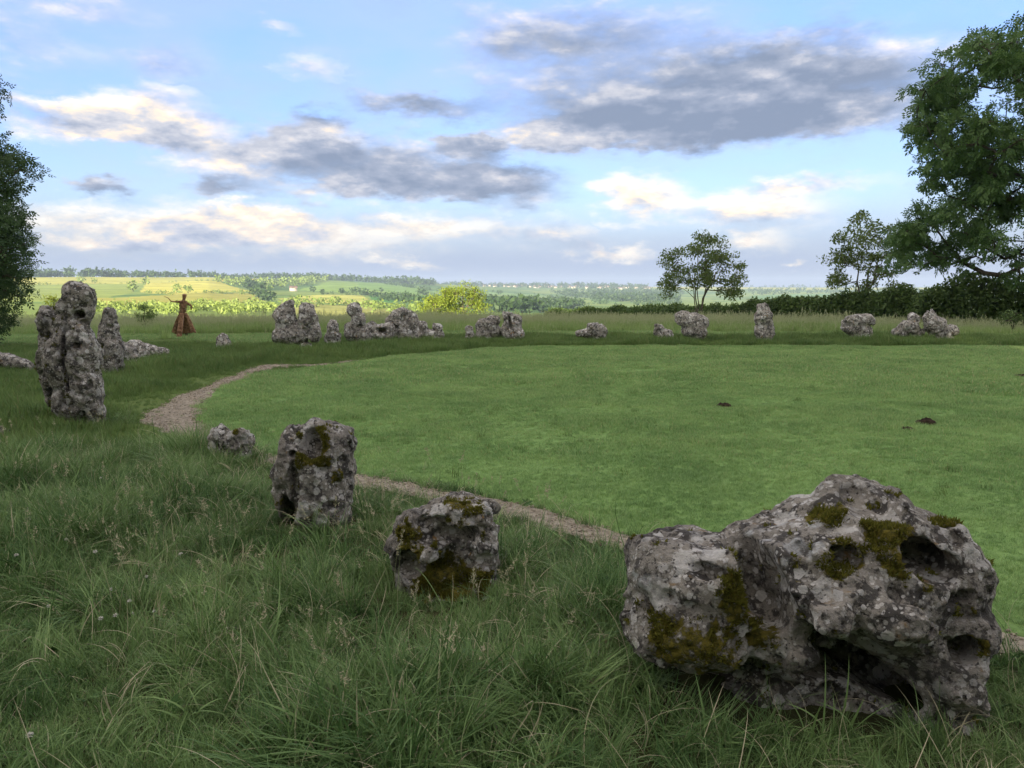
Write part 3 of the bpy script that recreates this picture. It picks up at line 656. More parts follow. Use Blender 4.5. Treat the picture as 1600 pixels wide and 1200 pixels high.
# ------------------------------------------------------------------ grass
TUFTS = bpy.data.collections.new('tuft_sources')
def blade_tuft(name, nb, rad, h0, h1, w, bend, segs, mat, seed, lean=0.0, heads=0, straw=.06, headcol=1.0):
    g = np.random.default_rng(seed); mb = MB()
    for b in range(nb):
        a = g.uniform(0, 2 * math.pi); r0 = rad * math.sqrt(g.random()); base = np.array([math.cos(a) * r0, math.sin(a) * r0, -.01])
        L = g.uniform(h0, h1); dr = g.uniform(0, 2 * math.pi); out = np.array([math.cos(dr), math.sin(dr), 0]); be = bend * g.uniform(.3, 1.3)
        t = np.linspace(0, 1, segs + 1); ang = g.uniform(0, .35) + lean * .6 + be * t ** 1.3
        if lean: out = np.array([1, .25 * g.normal(), 0]); out /= np.linalg.norm(out)
        st = L / segs; d = np.stack([np.sin(ang)[:, None] * out + np.cos(ang)[:, None] * np.array([0, 0, 1.0])], 0)[0]
        p = base + np.concatenate([[np.zeros(3)], np.cumsum(d[:-1] * st, 0)]); tw = g.uniform(0, math.pi)
        sd_ = np.array([math.cos(tw), math.sin(tw), 0]) if g.random() < .4 else np.array([-out[1], out[0], 0])
        ww = w * g.uniform(.6, 1.3) * (1 - t ** 2.2 * .96); V = np.stack([p - sd_ * ww[:, None] / 2, p + sd_ * ww[:, None] / 2], 1).reshape(-1, 3)
        i = np.arange(segs) * 2; Q = np.stack([i, i + 1, i + 3, i + 2], 1)
        c = .84 * g.random() ** 1.35 if g.random() > straw else .93 + .07 * g.random()
        mb.put(V, Q, None, c)
    for b in range(heads):
        a = g.uniform(0, 2 * math.pi); r0 = rad * math.sqrt(g.random()); base = np.array([math.cos(a) * r0, math.sin(a) * r0, 0]); L = h1 * g.uniform(1.15, 1.6)
        out = np.array([g.normal(), g.normal(), 0]) * .12; t = np.linspace(0, 1, 5)[:, None]; p = base + t * np.array([0, 0, L]) + t ** 2 * out * L
        mb.tube(p, np.linspace(w * .35, w * .2, 5), 3); mb.c[-1] = np.full(len(mb.v[-1]), .90)
        hl = L * g.uniform(.14, .24)
        for q in range(26):   # loose panicle of spikelets
            f = g.random(); c0 = p[-1] - (p[-1] - p[-2]) / np.linalg.norm(p[-1] - p[-2]) * hl * (1 - f); rr = hl * .22 * math.sin(math.pi * (.15 + .8 * f)) ; o = g.normal(0, 1, 3); o /= np.linalg.norm(o)
            c0 = c0 + o * rr * g.random(); s_ = w * g.uniform(.8, 1.4) + .002; u = g.normal(0, 1, 3); u /= np.linalg.norm(u)
            mb.put([c0 - u * s_, c0 + o * s_ * .6, c0 + u * s_ * 1.6 + np.array([0, 0, s_])], None, [(0, 1, 2)], headcol)
    me = mb.mesh(name); me.materials.append(mat); o = bpy.data.objects.new(name, me); return o
def tuft_set(cname, objs):
    c = bpy.data.collections.new(cname)
    for k, o in enumerate(objs): o.name = '%s_%02d' % (cname, k); c.objects.link(o)
    return c
def scatter(name, coll, ncoll, pts, scl, label, cat='grass', tilt=.12, rotz=None):
    n = len(pts); me = bpy.data.meshes.new(name); me.vertices.add(n); me.vertices.foreach_set('co', np.asarray(pts, np.float32).ravel())
    rot = np.stack([rng.normal(0, tilt, n), rng.normal(0, tilt, n), rng.uniform(0, 2 * math.pi, n) if rotz is None else rotz], 1)
    vattr(me, 'rot', rot, 'FLOAT_VECTOR'); vattr(me, 'scl', np.stack([scl, scl, scl * rng.uniform(.75, 1.25, n)], 1), 'FLOAT_VECTOR')
    a = me.attributes.new('idx', 'INT', 'POINT'); a.data.foreach_set('value', rng.integers(0, ncoll, n).astype(np.int32))
    o = add(name, me); o['kind'] = 'stuff'; tag(o, label, cat)
    ng = bpy.data.node_groups.new(name, 'GeometryNodeTree'); ng.interface.new_socket('Geometry', in_out='INPUT', socket_type='NodeSocketGeometry'); ng.interface.new_socket('Geometry', in_out='OUTPUT', socket_type='NodeSocketGeometry')
    N = ng.nodes; L = ng.links; gi = N.new('NodeGroupInput'); go = N.new('NodeGroupOutput'); iop = N.new('GeometryNodeInstanceOnPoints'); ci = N.new('GeometryNodeCollectionInfo')
    ci.inputs['Collection'].default_value = coll; ci.inputs['Separate Children'].default_value = True; ci.inputs['Reset Children'].default_value = True
    iop.inputs['Pick Instance'].default_value = True
    def na(nm, t):
        q = N.new('GeometryNodeInputNamedAttribute'); q.data_type = t; q.inputs[0].default_value = nm; return q.outputs[0]
    e2r = N.new('FunctionNodeEulerToRotation'); L.new(na('rot', 'FLOAT_VECTOR'), e2r.inputs[0])
    L.new(gi.outputs[0], iop.inputs['Points']); L.new(ci.outputs[0], iop.inputs['Instance']); L.new(na('idx', 'INT'), iop.inputs['Instance Index'])
    L.new(e2r.outputs[0], iop.inputs['Rotation']); L.new(na('scl', 'FLOAT_VECTOR'), iop.inputs['Scale']); L.new(iop.outputs[0], go.inputs[0])
    md = o.modifiers.new('scatter', 'NODES'); md.node_group = ng
    return o
G_LAWN = leaf_mat('lawn_blade', (.225, .380, .135), (.430, .610, .235), .12, (.55, .50, .28), .45)
G_LONG = leaf_mat('long_blade', (.085, .175, .052), (.330, .480, .180), .2, (.54, .49, .33), .8)
G_RING = leaf_mat('ring_blade', (.120, .210, .058), (.245, .360, .110), .2, (.22, .21, .09), .5)
G_MEAD = leaf_mat('meadow_blade', (.270, .400, .130), (.440, .590, .220), .2, (.54, .52, .36), .12)
LEAFG = leaf_mat('herb_leaf', (.05, .12, .03), (.11, .21, .05), .25, None, 1.0)

cl_lawn0 = tuft_set('lawn_near', [blade_tuft('t', 20, .045, .025, .065, .0036, 1.7, 3, G_LAWN, 100 + k) for k in range(5)])
cl_lawn1 = tuft_set('lawn_mid', [blade_tuft('t', 26, .085, .03, .07, .006, 1.6, 2, G_LAWN, 120 + k) for k in range(5)])
cl_lawn2 = tuft_set('lawn_far', [blade_tuft('t', 34, .16, .03, .08, .011, 1.5, 2, G_LAWN, 140 + k) for k in range(5)])
cl_long = tuft_set('long_near', [blade_tuft('t', 20, .06, .12, .34, .0062, 1.7, 6, G_LONG, 160 + k, straw=.08) for k in range(5)] + [blade_tuft('t', 22, .06, .20, .46, .0056, 1.1, 7, G_LONG, 170 + k, lean=1.1, straw=.08) for k in range(4)])
cl_broad = tuft_set('broad', [blade_tuft('t', 9, .06, .18, .42, .0105, 1.5, 7, G_LONG, 400 + k, straw=.05) for k in range(4)])
cl_short = tuft_set('short_near', [blade_tuft('t', 24, .06,   .04, .12, .0052, 1.5, 4, G_LONG, 180 + k, straw=.14) for k in range(6)])
cl_stray = tuft_set('stray', [blade_tuft('t', 5, .05, .25, .50, .0042, 2.3, 8, G_LONG, 190 + k, straw=.45) for k in range(5)])
cl_seed = tuft_set('seed_near', [blade_tuft('t', 8, .04, .15, .32, .004, 1.0, 5, G_LONG, 200 + k, heads=2) for k in range(5)])
cl_ring = tuft_set('ring_far', [blade_tuft('t', 34, .16, .10, .30, .010, 1.1, 3, G_RING, 220 + k) for k in range(5)])
cl_mead = tuft_set('meadow_far', [blade_tuft('t', 34, .26, .25, .62, .016, .8, 3, G_MEAD, 240 + k, heads=2, straw=.06, headcol=.93) for k in range(6)])
def herb(seed):
    g = np.random.default_rng(seed); mb = MB()
    for b in range(g.integers(4, 8)):
        a = g.uniform(0, 6.28); L = g.uniform(.05, .11); w = L * g.uniform(.35, .5); o = np.array([math.cos(a), math.sin(a), 0]); s_ = np.array([-o[1], o[0], 0]); V = []
        for t in np.linspace(0, 1, 6):
            c = o * L * t + np.array([0, 0, .02 + L * .75 * t * (1 - .45 * t)]); ww = w * .5 * math.sin(math.pi * (t * .9 + .08)); V += [c - s_ * ww + np.array([0, 0, ww * .3]), c, c + s_ * ww + np.array([0, 0, ww * .3])]
        i = np.arange(5) * 3; Q = np.concatenate([np.stack([i, i + 1, i + 4, i + 3], 1), np.stack([i + 1, i + 2, i + 5, i + 4], 1)]); mb.put(V, Q, None, g.random())
    me = mb.mesh('herb'); me.materials.append(LEAFG); return bpy.data.objects.new('herb', me)
cl_herb = tuft_set('herbs', [herb(300 + k) for k in range(4)])

def free(x, y, m=.0):
    ok = np.ones(len(x), bool)
    for cx, cy, rx, ry in GRASS_EXCL:
        ok &= ((x - cx) / max(rx + m, .05)) ** 2 + ((y - cy) / max(ry + m, .05)) ** 2 > .55
    return ok
def field_pts(x0, x1, y0, y1, dens, cond):
    n = int((x1 - x0) * (y1 - y0) * dens); x = rng.uniform(x0, x1, n); y = rng.uniform(y0, y1, n)
    m = (np.abs(x) < .80 * y + 1.2); x, y = x[m], y[m]; m = cond(x, y); x, y = x[m], y[m]; m = free(x, y); x, y = x[m], y[m]
    return np.stack([x, y, terrain(x, y)], 1)
isl = lambda x, y: inpoly(x, y, LAWN)
def lawn_c(lo, hi):
    def f(x, y):
        d = np.hypot(x, y); j = rng.normal(0, .6, len(x)); m = (d + j >= lo) & (d + j < hi); m[m] &= isl(x[m], y[m]); m[m] &= path_d(x[m], y[m]) > .95; return m
    return f
def nearpath(p, lo=.4, hi=1.4, k=.65): return 1 - k * (1 - smooth(lo, hi, np.min([np.hypot(p[:, 0] - a[0], p[:, 1] - a[1]) for a in PQ[::4]], 0)))
def hgt(p, s, seed, a=.35): return 1 + a * n2(p[:, 0], p[:, 1], s, seed, 3)
p = field_pts(-8, 11, 3.5, 10.5, 950, lawn_c(0, 9)); scatter('lawn_grass', cl_lawn0, 5, p, np.clip(hgt(p, 1.1, 51, .4), .6, 1.7) * rng.uniform(.55, .98, len(p)), 'short mown lawn nearest the camera beyond the gravel path')
p = field_pts(-12, 18, 7, 17.5, 420, lawn_c(9, 16)); scatter('lawn_grass', cl_lawn1, 5, p, np.clip(hgt(p, .9, 51, .4), .6, 1.7) * rng.uniform(.55, .98, len(p)), 'short mown lawn across the middle of the stone circle')
p = field_pts(-14, 34, 14, 28, 150, lawn_c(16, 60)); scatter('lawn_grass', cl_lawn2, 5, p, np.clip(hgt(p, .8, 51, .4), .6, 1.7) * rng.uniform(.55, .98, len(p)), 'short mown lawn at the far side of the stone circle')
# rough grass on the near side of the path
def rough_near(x, y):
    m = ~isl(x, y) & (np.hypot(x, y) < 10.5); m[m] &= path_d(x[m], y[m]) > 1.0; return m
def short_w(x, y):   # trampled corner where the camera stands
    return smooth(4.4, 3.0, y + .55 * (x + .9) + .5 * n2(x, y, 1.2, 61, 2)) if False else 1 - smooth(2.6, 4.0, y + .75 * (x + 1.2) + .6 * n2(x, y, 1.1, 61, 2))
def long_c(x, y):
    m = rough_near(x, y); m[m] &= rng.random(m.sum()) > short_w(x[m], y[m]) * .93
    m[m] &= rng.random(m.sum()) < np.where(n2(x[m], y[m], 1.6, 66, 2) > -.35, 1, .35); return m
p = field_pts(-9, 6, 1.3, 10.5, 430, long_c)
sc_ = np.clip(.85 + .75 * n2(p[:, 0], p[:, 1], 1.5, 71, 3), .35, 1.6)
# shorter on the strip between path and stones on the right
pd = np.min([np.hypot(p[:, 0] - a[0], p[:, 1] - a[1]) for a in PQ[::3]], 0); e = 1 - smooth(.45, 1.35, pd); sc_ *= 1 - .66 * e * smooth(-3.5, -2.2, p[:, 0])
sc_ *= 1 - .45 * smooth(.5, 1.0, p[:, 0]) * smooth(3.6, 3.2, p[:, 1]) if False else 1 - .45 * smooth(.6, 1.1, p[:, 0])
for cx, cy, rx, ry in GRASS_EXCL[1:3]: sc_ *= np.where((np.abs(p[:, 0] - cx * .85) < rx + .15) & (p[:, 1] < cy) & (p[:, 1] > cy - 1.2), .5, 1)
scatter('long_grass', cl_long, 9, p, sc_ * rng.uniform(.7, 1.15, len(p)), 'long tangled grass around the near stones', tilt=.42)
p = field_pts(-8, 4, 1.3, 9.5, 34, lambda x, y: rough_near(x, y) & (rng.random(len(x)) < .35 + .65 * (1 - short_w(x, y))))
scatter('arching_blades', cl_stray, 5, p, rng.uniform(.6, 1.25, len(p)), 'pale arching grass blades over the long grass', tilt=.35)
p = field_pts(-9, 5, 1.3, 10, 22, lambda x, y: rough_near(x, y) & (n2(x, y, 1.4, 69, 2) > .05) & (short_w(x, y) < .6) & (path_d(x, y) > 2.2))
scatter('broad_grass', cl_broad, 4, p, rng.uniform(.6, 1.15, len(p)), 'coarse broad-bladed grass clumps among the near stones', tilt=.3)
p = []
for cx, cy, rx, ry in GRASS_EXCL[:5]:
    for k in range(int(130 * (rx + ry))): a = rng.uniform(0, 6.28); f = rng.uniform(.9, 1.25); p.append((cx + rx * f * math.cos(a), cy + ry * f * math.sin(a), .45 if math.sin(a) < .3 and (rx < .6 or math.cos(a) > -.75) else 1.0))
p = np.array(p); ts = p[:, 2].copy(); p = np.stack([p[:, 0], p[:, 1], terrain(p[:, 0], p[:, 1])], 1)
scatter('tussock_grass', cl_long, 9, p, ts * rng.uniform(.6, 1.2, len(p)), 'tussocks of uncut grass at the feet of the near stones', tilt=.3)
p = field_pts(-10, 28, 6, 27, 3.2, lawn_c(0, 60)); p = p[n2(p[:, 0], p[:, 1], .5, 95, 3) > -.05]; scatter('lawn_tufts', cl_ring, 5, p, rng.uniform(.15, .42, len(p)), 'darker tufts scattered over the mown lawn', tilt=.2)
def short_c(x, y):
    m = rough_near(x, y); m[m] &= rng.random(m.sum()) < .25 + .75 * short_w(x[m], y[m]); return m
p = field_pts(-8, 6, 1.3, 9.5, 800, short_c); scatter('trodden_grass', cl_short, 6, p, np.clip(.8 + .4 * n2(p[:, 0], p[:, 1], 1.5, 73, 2), .4, 1.3), 'shorter trodden grass in the lower left corner', tilt=.3)
p = field_pts(-8, 2.5, 3.0, 10.5, 9, lambda x, y: rough_near(x, y) & (short_w(x, y) < .5) & (n2(x, y, .7, 77, 2) > -.1) & (x < .3))
scatter('seeding_grass', cl_seed, 5, p, rng.uniform(.8, 1.35, len(p)), 'grass stems with pale seed heads among the long grass on the left', tilt=.12)
p = field_pts(-6, 3, 1.5, 7, 70, lambda x, y: rough_near(x, y) & (rng.random(len(x)) < .15 + .85 * short_w(x, y))); scatter('broad_leaved_herbs', cl_herb, 4, p, rng.uniform(.25, .9, len(p)), 'clover and plantain leaves in the trodden grass', 'herbs', tilt=.3)
# rough ground on the left behind the tallest stone, and the unmown ring round the stones
RINGP = wpoly([(1900,541),(1500,540.5),(900,540.5),(760,543),(693,550),(610,557),(545,566),(440,574),(408,560),(420,545),(520,531),(690,525),(1000,526),(1500,524),(1900,523)])
def left_rough(x, y):
    d = np.hypot(x, y); m = ~isl(x, y) & (d > 9.5) & (d < 29) & (x < -2.5); m[m] &= path_d(x[m], y[m]) > 1.0
    m[m] &= ~inpoly(x[m], y[m], MOWN) & ~inpoly(x[m], y[m], RINGP); return m
MOWN = wpoly([(-300,535),(60,535),(200,531),(262,528),(330,531),(400,546),(425,543),(520,530),(690,524),(1000,525),(1500,523),(2000,522),(2000,516),(700,515),(430,519),(200,519),(-300,518)])
p = field_pts(-26, -2, 9, 29, 150, left_rough); scatter('rough_grass', cl_ring, 5, p, np.clip(.75 + .5 * n2(p[:, 0], p[:, 1], .6, 81, 3), .35, 1.5) * nearpath(p) * rng.uniform(.7, 1.2, len(p)), 'rough unmown grass left of the path behind the tallest stone')
def ring_c(x, y):
    m = inpoly(x, y, RINGP); m[m] &= path_d(x[m], y[m]) > 1.0; return m
p = field_pts(-11, 36, 17, 32, 110, ring_c); scatter('rough_grass', cl_ring, 5, p, np.clip(.85 + .5 * n2(p[:, 0], p[:, 1], .7, 83, 3), .35, 1.5) * nearpath(p, .5, 1.6, .7) * rng.uniform(.7, 1.2, len(p)), 'dark unmown strip of grass along the feet of the far stones')
p = field_pts(-32, 36, 26, 38, 70, lambda x, y: inpoly(x, y, MOWN)); scatter('lawn_grass', cl_lawn2, 5, p, rng.uniform(.8, 1.3, len(p)), 'pale mown strip behind the far stones')
def mead_c(x, y):
    m = ~inpoly(x, y, MOWN) & ~isl(x, y) & ~inpoly(x, y, RINGP) & (y > 27) & (np.hypot(x, y) > 31 + 2 * smooth(0, -5, x)); return m
p = field_pts(-46, 50, 28, 66, 15, mead_c); scatter('meadow_grass', cl_mead, 6, p, np.clip(.68 + .3 * n2(p[:, 0], p[:, 1], .15, 85, 3), .35, 1.1) * rng.uniform(.75, 1.15, len(p)), 'tall seeding meadow grass behind the stone circle')

# ------------------------------------------------------------------ small things on the ground
SOIL = simple_mat('soil', (.022, .015, .010), (.06, .042, .028), 20, 1, .9, 60)
def molehill(px, py, w, h, label):
    x, y = gp(px, py); mb = MB(); U = np.linspace(0, 1, 9); A = np.linspace(0, 2 * math.pi, 20, endpoint=False); V = []
    for u in U:
        for a in A:
            xx = w * u * math.cos(a); yy = w * .8 * u * math.sin(a); V.append((xx, yy, 0))
    V = np.array(V); rr = np.repeat(U, 20); V[:, 2] = .45 * h * (1 - rr ** 2) * (1 + .35 * fbm(V * 14 + px, 3, 3)) + .012 * fbm(V * 50 + 3, 2, 5) - .02 * (rr > .95)
    i = np.arange(8)[:, None] * 20; j = np.arange(20)[None]; k = (j + 1) % 20
    mb.put(V, np.stack([i + j, i + 20 + j, i + 20 + k, i + k], -1).reshape(-1, 4)[:, ::-1])
    tag(add('molehill', mb.mesh('molehill', True), SOIL, None, (x, y, float(terrain(x, y)) + .02)), label, 'molehill', 'molehills on the lawn')
molehill(1131, 638, .13, .10, 'small dark molehill near the middle of the lawn')
molehill(1446, 662, .16, .11, 'wider dark brown molehill at the right of the lawn')
molehill(1418, 673, .09, .05, 'tiny soil heap just below the wide molehill on the right')
molehill(1598, 588, .2, .08, 'molehill at the right edge of the lawn')
CLW = simple_mat('clover_white', (.55, .55, .48), (.75, .74, .68), 60, .8, .3, 200); STEM = simple_mat('clover_stem', (.06, .13, .03), (.09, .17, .05), 30, .7, .1, 90)
def clover():
    g = np.random.default_rng(5); root = empty('clover_flower', (0, 0, 0)); mb = MB()
    for q in range(46):
        o = g.normal(0, 1, 3); o[2] = abs(o[2]) * .9 - .25; o /= np.linalg.norm(o); s_ = np.cross(o, (.3, .2, 1)); s_ /= np.linalg.norm(s_); b = np.array([0, 0, .15])
        mb.put([b + o * .003 - s_ * .0016, b + o * .003 + s_ * .0016, b + o * .013 + s_ * .0026, b + o * .0145 - s_ * .002], [(0, 1, 2, 3)])
    add('flower_head', mb.mesh('flower_head'), CLW, root); mb = MB(); mb.tube([(0, 0, -.02), (.006, 0, .07), (0, 0, .15)], .0014, 5); add('stem', mb.mesh('stem'), STEM, root); return root
CL0 = clover(); first = True
for (px, py) in [(207,935),(178,920),(180,960),(150,966),(194,962),(247,962),(75,950),(61,878),(20,868),(142,858),(52,1158),(103,846),(160,752),(290,862),(85,838),(228,900)]:
    x, y = gp(px, py, .16)
    if first: r_ = CL0; first = False
    else:
        r_ = CL0.copy(); C.objects.link(r_)
        for ch in list(CL0.children): c_ = ch.copy(); C.objects.link(c_); c_.parent = r_
    r_.location = (x, y, float(terrain(x, y)) + rng.uniform(0, .03)); r_.rotation_euler = (rng.normal(0, .15), rng.normal(0, .15), rng.uniform(0, 6)); s_ = rng.uniform(.85, 1.2); r_.scale = (s_, s_, 1)
    tag(r_, 'white clover blossom in the grass at the lower left', 'flower', 'white clover blossoms')

# ------------------------------------------------------------------ trees
BARK = simple_mat('bark', (.055, .045, .035), (.13, .115, .09), 8, .95, .8, 25)
BARK_L = simple_mat('bark_pale', (.12, .105, .08), (.24, .22, .17), 8, .95, .6, 25)
L_ASH = leaf_mat('ash_leaf', (.080, .160, .052), (.190, .300, .100), .35, None, .5)
L_OAK = leaf_mat('thorn_leaf', (.060, .115, .042), (.140, .210, .075), .3, None, .5)
L_MID = leaf_mat('light_leaf', (.11, .17, .045), (.24, .31, .09), .4, None, .4)
L_LIT = leaf_mat('lime_leaf', (.17, .24, .035), (.32, .39, .065), .4, None, .3)
L_HEDGE = leaf_mat('hedge_leaf', (.095, .165, .050), (.220, .310, .095), .3, None, .5)
L_FAR = leaf_mat('far_leaf', (.030, .065, .025), (.065, .115, .035), .25, None, .02)
L_FARP = leaf_mat('far_scrub', (.20, .28, .07), (.28, .36, .10), .25, None, .02)
L_FARL = leaf_mat('far_leaf_light', (.13, .20, .05), (.23, .31, .08), .25, None, .02)
def leaves(mb, cen, nrm_up, size, g, asp=.42, pinnate=0):
    """rhombic leaves at the points cen, or feather-shaped sprays of leaflets"""
    n = len(cen); d = g.normal(0, 1, (n, 3)); d[:, 2] -= .35; d /= np.linalg.norm(d, axis=1)[:, None]
    u = g.normal(0, .7, (n, 3)) + np.array([0, 0, nrm_up]); s = np.cross(d, u); s /= np.linalg.norm(s, axis=1)[:, None] + 1e-9
    tint = g.random(n)
    if not pinnate:
        L = size * g.uniform(.6, 1.3, n)[:, None]; V = np.stack([cen, cen + d * L * .5 + s * L * asp * .5, cen + d * L, cen + d * L * .5 - s * L * asp * .5], 1).reshape(-1, 3)
        mb.put(V, np.arange(n * 4).reshape(-1, 4), None, np.repeat(tint, 4)); return
    L = size * g.uniform(.7, 1.25, n)[:, None]; nn = np.cross(s, d)
    for k in range(pinnate):
        t = (k // 2 + 1) / (pinnate / 2 + .5); sg = 1 if k % 2 else -1
        if k == pinnate - 1: b = cen + d * L * .8; ld = d.copy()
        else: b = cen + d * L * t * .85 - nn * 0; ld = s * sg * .85 + d * .55
        ld = ld + np.array([0, 0, -.12]); ll = L * .42; w = np.cross(ld, nn) * .46
        V = np.stack([b, b + ld * ll * .5 + w * ll * .5, b + ld * ll, b + ld * ll * .5 - w * ll * .5], 1).reshape(-1, 3)
        mb.put(V, np.arange(n * 4).reshape(-1, 4), None, np.repeat(tint, 4))
def skeleton(mb, base, clumps, g, r0, stems=1, fork=.3, sides=7, rmin=.012, wob=.10, H=None):
    """limbs from the base to every clump, joined to the nearest lower limb"""
    clumps = np.asarray(clumps); top = clumps[:, 2].max(); H = top - base[2]
    nodes = [np.array(base, float)]; par = [-1]
    ctr = clumps[:, :2].mean(0)
    for s in range(stems):
        prev = 0; a = 2 * math.pi * s / max(stems, 1) + g.uniform(0, 1); sp = 0 if stems == 1 else .28
        for k in range(1, 7):
            f = k / 6 * (.72 if stems == 1 else .6); c = base[:2] + (ctr - base[:2]) * f + np.array([math.cos(a), math.sin(a)]) * H * sp * f ** 1.2 + g.normal(0, .012 * H, 2)
            nodes.append(np.array([c[0], c[1], base[2] + H * f])); par.append(prev); prev = len(nodes) - 1
    order = np.argsort(np.hypot(clumps[:, 0] - ctr[0], clumps[:, 1] - ctr[1]) + .3 * np.abs(clumps[:, 2] - base[2] - H * .5)); ends = []
    for c in clumps[order]:
        A = np.array(nodes); dv = c - A; ds = np.linalg.norm(dv, axis=1); cost = ds + 1.6 * np.maximum(0, A[:, 2] - c[2] + .15 * ds) + np.where(A[:, 2] < base[2] + fork * H, 3.0 * (base[2] + fork * H - A[:, 2]), 0)
        b = int(np.argmin(cost)); n = max(2, int(ds[b] / (.07 * H)) + 1); prev = b; off = g.normal(0, wob * ds[b], 3)
        for k in range(1, n + 1):
            t = k / n; q = A[b] + (c - A[b]) * t + off * math.sin(math.pi * t) + np.array([0, 0, -.08 * ds[b] * math.sin(math.pi * t)]); nodes.append(q); par.append(prev); prev = len(nodes) - 1
        ends.append(prev)
    n = len(nodes); w = np.zeros(n); w[ends] = 1; ch = [[] for _ in range(n)]
    for i in range(n - 1, 0, -1): w[par[i]] += w[i]
    for i in range(1, n): ch[par[i]].append(i)
    rad = np.maximum(r0 * (np.maximum(w, .4) / w.max()) ** .52, rmin)
    for i in range(1, n):      # chains
        p_ = par[i]
        if p_ != 0 and ch[p_][0] == i: continue
        chain = [p_, i]
        while ch[chain[-1]]: chain.append(ch[chain[-1]][0])
        rr = rad[chain].copy(); rr[0] = min(rr[0], rr[1] * 1.35)
        mb.tube(np.array(nodes)[chain], rr, sides)
    return np.array(nodes)
def tree(name, label, base, clumps, crad, per, lsize, lmat, bark, g, r0, stems=1, pinnate=0, fork=.3, cat='tree', group=None, twig=True, asp=.45, up=.8, hollow=.35):
    root = empty(name, tuple(base)); tb = MB(); base = np.array(base, float); clumps = np.asarray(clumps, float)
    skeleton(tb, base, clumps, g, r0, stems, fork)
    lb = MB(); crad = np.broadcast_to(np.asarray(crad, float), (len(clumps),))
    for c, r in zip(clumps, crad):
        n = int(per * g.uniform(.6, 1.4)); d = g.normal(0, 1, (n, 3)); d /= np.linalg.norm(d, axis=1)[:, None]; rr = r * (hollow + (1.12 - hollow) * g.random(n) ** .6)
        q = c + d * rr[:, None] * np.array([1.15, 1.15, .72]); leaves(lb, q, up, lsize, g, asp, pinnate)
        if twig:
            for t in range(5):
                e = q[g.integers(0, n)]; tb.tube([c + (e - c) * f + np.array([0, 0, -.1 * r * math.sin(3.1 * f)]) for f in (0, .5, 1)], [.02 * r + .008, .012 * r + .005, .004], 4)
    me = tb.mesh('trunk', True); vt = np.zeros(len(me.vertices) * 3, np.float32); me.vertices.foreach_get('co', vt); vt = vt.reshape(-1, 3) - base.astype(np.float32); me.vertices.foreach_set('co', vt.ravel()); me.update()
    add('trunk', me, bark, root)
    lb.v = [v - base for v in lb.v]; add('crown', lb.mesh('crown'), lmat, root)
    tag(root, label, cat, group); return root
def clumps_in(poly, Y, n, dscale, g, mind, Yc=0):
    """clump centres inside the seen outline of a crown, spread through its depth"""
    P = np.array(poly, float); x0, y0 = P.min(0); x1, y1 = P.max(0); out = []; tries = 0
    while len(out) < n and tries < 40000:
        tries += 1; px = g.uniform(x0, x1); py = g.uniform(y0, y1)
        if not inpoly(np.array([px]), np.array([py]), poly)[0]: continue
        dd = g.uniform(-1, 1); wx = 1 - abs((px - (x0 + x1) / 2) / ((x1 - x0) / 2)) ** 2
        q = at(px, py, Y + dd * dscale * max(.25, wx) ** .5)
        if all(np.linalg.norm(q - o) > mind for o in out): out.append(q)
    return np.array(out)
def ground_pt(px, Y):
    x = at(px, 500, Y)[0]; return (x, Y, float(terrain(x, Y)) - .05)
g = np.random.default_rng(11)
big = [(1600,22),(1540,24),(1505,30),(1478,62),(1450,78),(1448,100),(1424,104),(1428,128),(1400,158),(1392,172),(1412,190),(1396,214),(1420,226),(1440,232),(1416,246),(1424,270),(1440,300),(1412,316),(1402,344),(1384,366),(1380,392),(1400,414),(1422,400),(1440,396),(1470,382),(1500,392),(1530,384),(1545,352),(1575,340),(1600,350),(1680,380),(1760,440),(1800,380),(1830,260),(1810,140),(1740,60),(1660,20)]
big = [(x + (26 if x < 1600 else 0), y + (14 if y < 100 else 0)) for x, y in big]
cb = np.concatenate([clumps_in(big, 47, 215, 6.5, g, 1.0), [at(px, py, 46 + g.uniform(-2, 2)) for px, py in [(1412,412),(1470,404),(1500,408),(1590,396),(1594,428)]]])
tree('ash_tree', 'big dark ash tree cut off by the right edge', ground_pt(1630, 47), cb, g.uniform(.55, 1.1, len(cb)), 74, .52, L_ASH, BARK, g, .48, 1, 7, .22)
lt = [(-10,118),(6,124),(18,150),(8,190),(12,215),(30,222),(44,246),(58,262),(52,290),(40,305),(52,330),(48,352),(54,372),(36,400),(44,420),(40,452),(24,470),(26,492),(8,520),(-60,525),(-130,480),(-160,380),(-150,250),(-90,140)]
lt = [(x - 26, y) for x, y in lt]
cb = clumps_in(lt, 25, 120, 3.2, g, .45)
tree('thorn_tree', 'dense dark green tree cut off by the left edge', ground_pt(-40, 25), cb, g.uniform(.45, .85, len(cb)), 190, .24, L_OAK, BARK, g, .22, 1, 5, .06)
sm = [(1095,363),(1122,372),(1140,392),(1158,408),(1168,440),(1166,462),(1150,470),(1128,462),(1112,440),(1090,446),(1066,452),(1042,462),(1034,440),(1030,415),(1040,395),(1056,374)]
cb = clumps_in(sm, 66, 75, 3.0, g, .55)
tree('field_tree', 'small round-crowned tree with several pale stems standing in the hedge', ground_pt(1090, 66), cb, g.uniform(.4, .75, len(cb)), 85, .27, L_MID, BARK_L, g, .13, 5, 0, .3)
sp = [(1345,330),(1372,350),(1392,352),(1420,360),(1425,400),(1418,430),(1395,445),(1360,452),(1310,455),(1286,440),(1296,420),(1290,400),(1305,380),(1315,352)]
cb = clumps_in(sp, 60, 62, 2.6, g, .5)
tree('hedge_tree', 'sparse spindly tree between the round-crowned tree and the big ash', ground_pt(1342, 60), cb, g.uniform(.35, .7, len(cb)), 85, .27, L_MID, BARK_L, g, .13, 4, 0, .2)
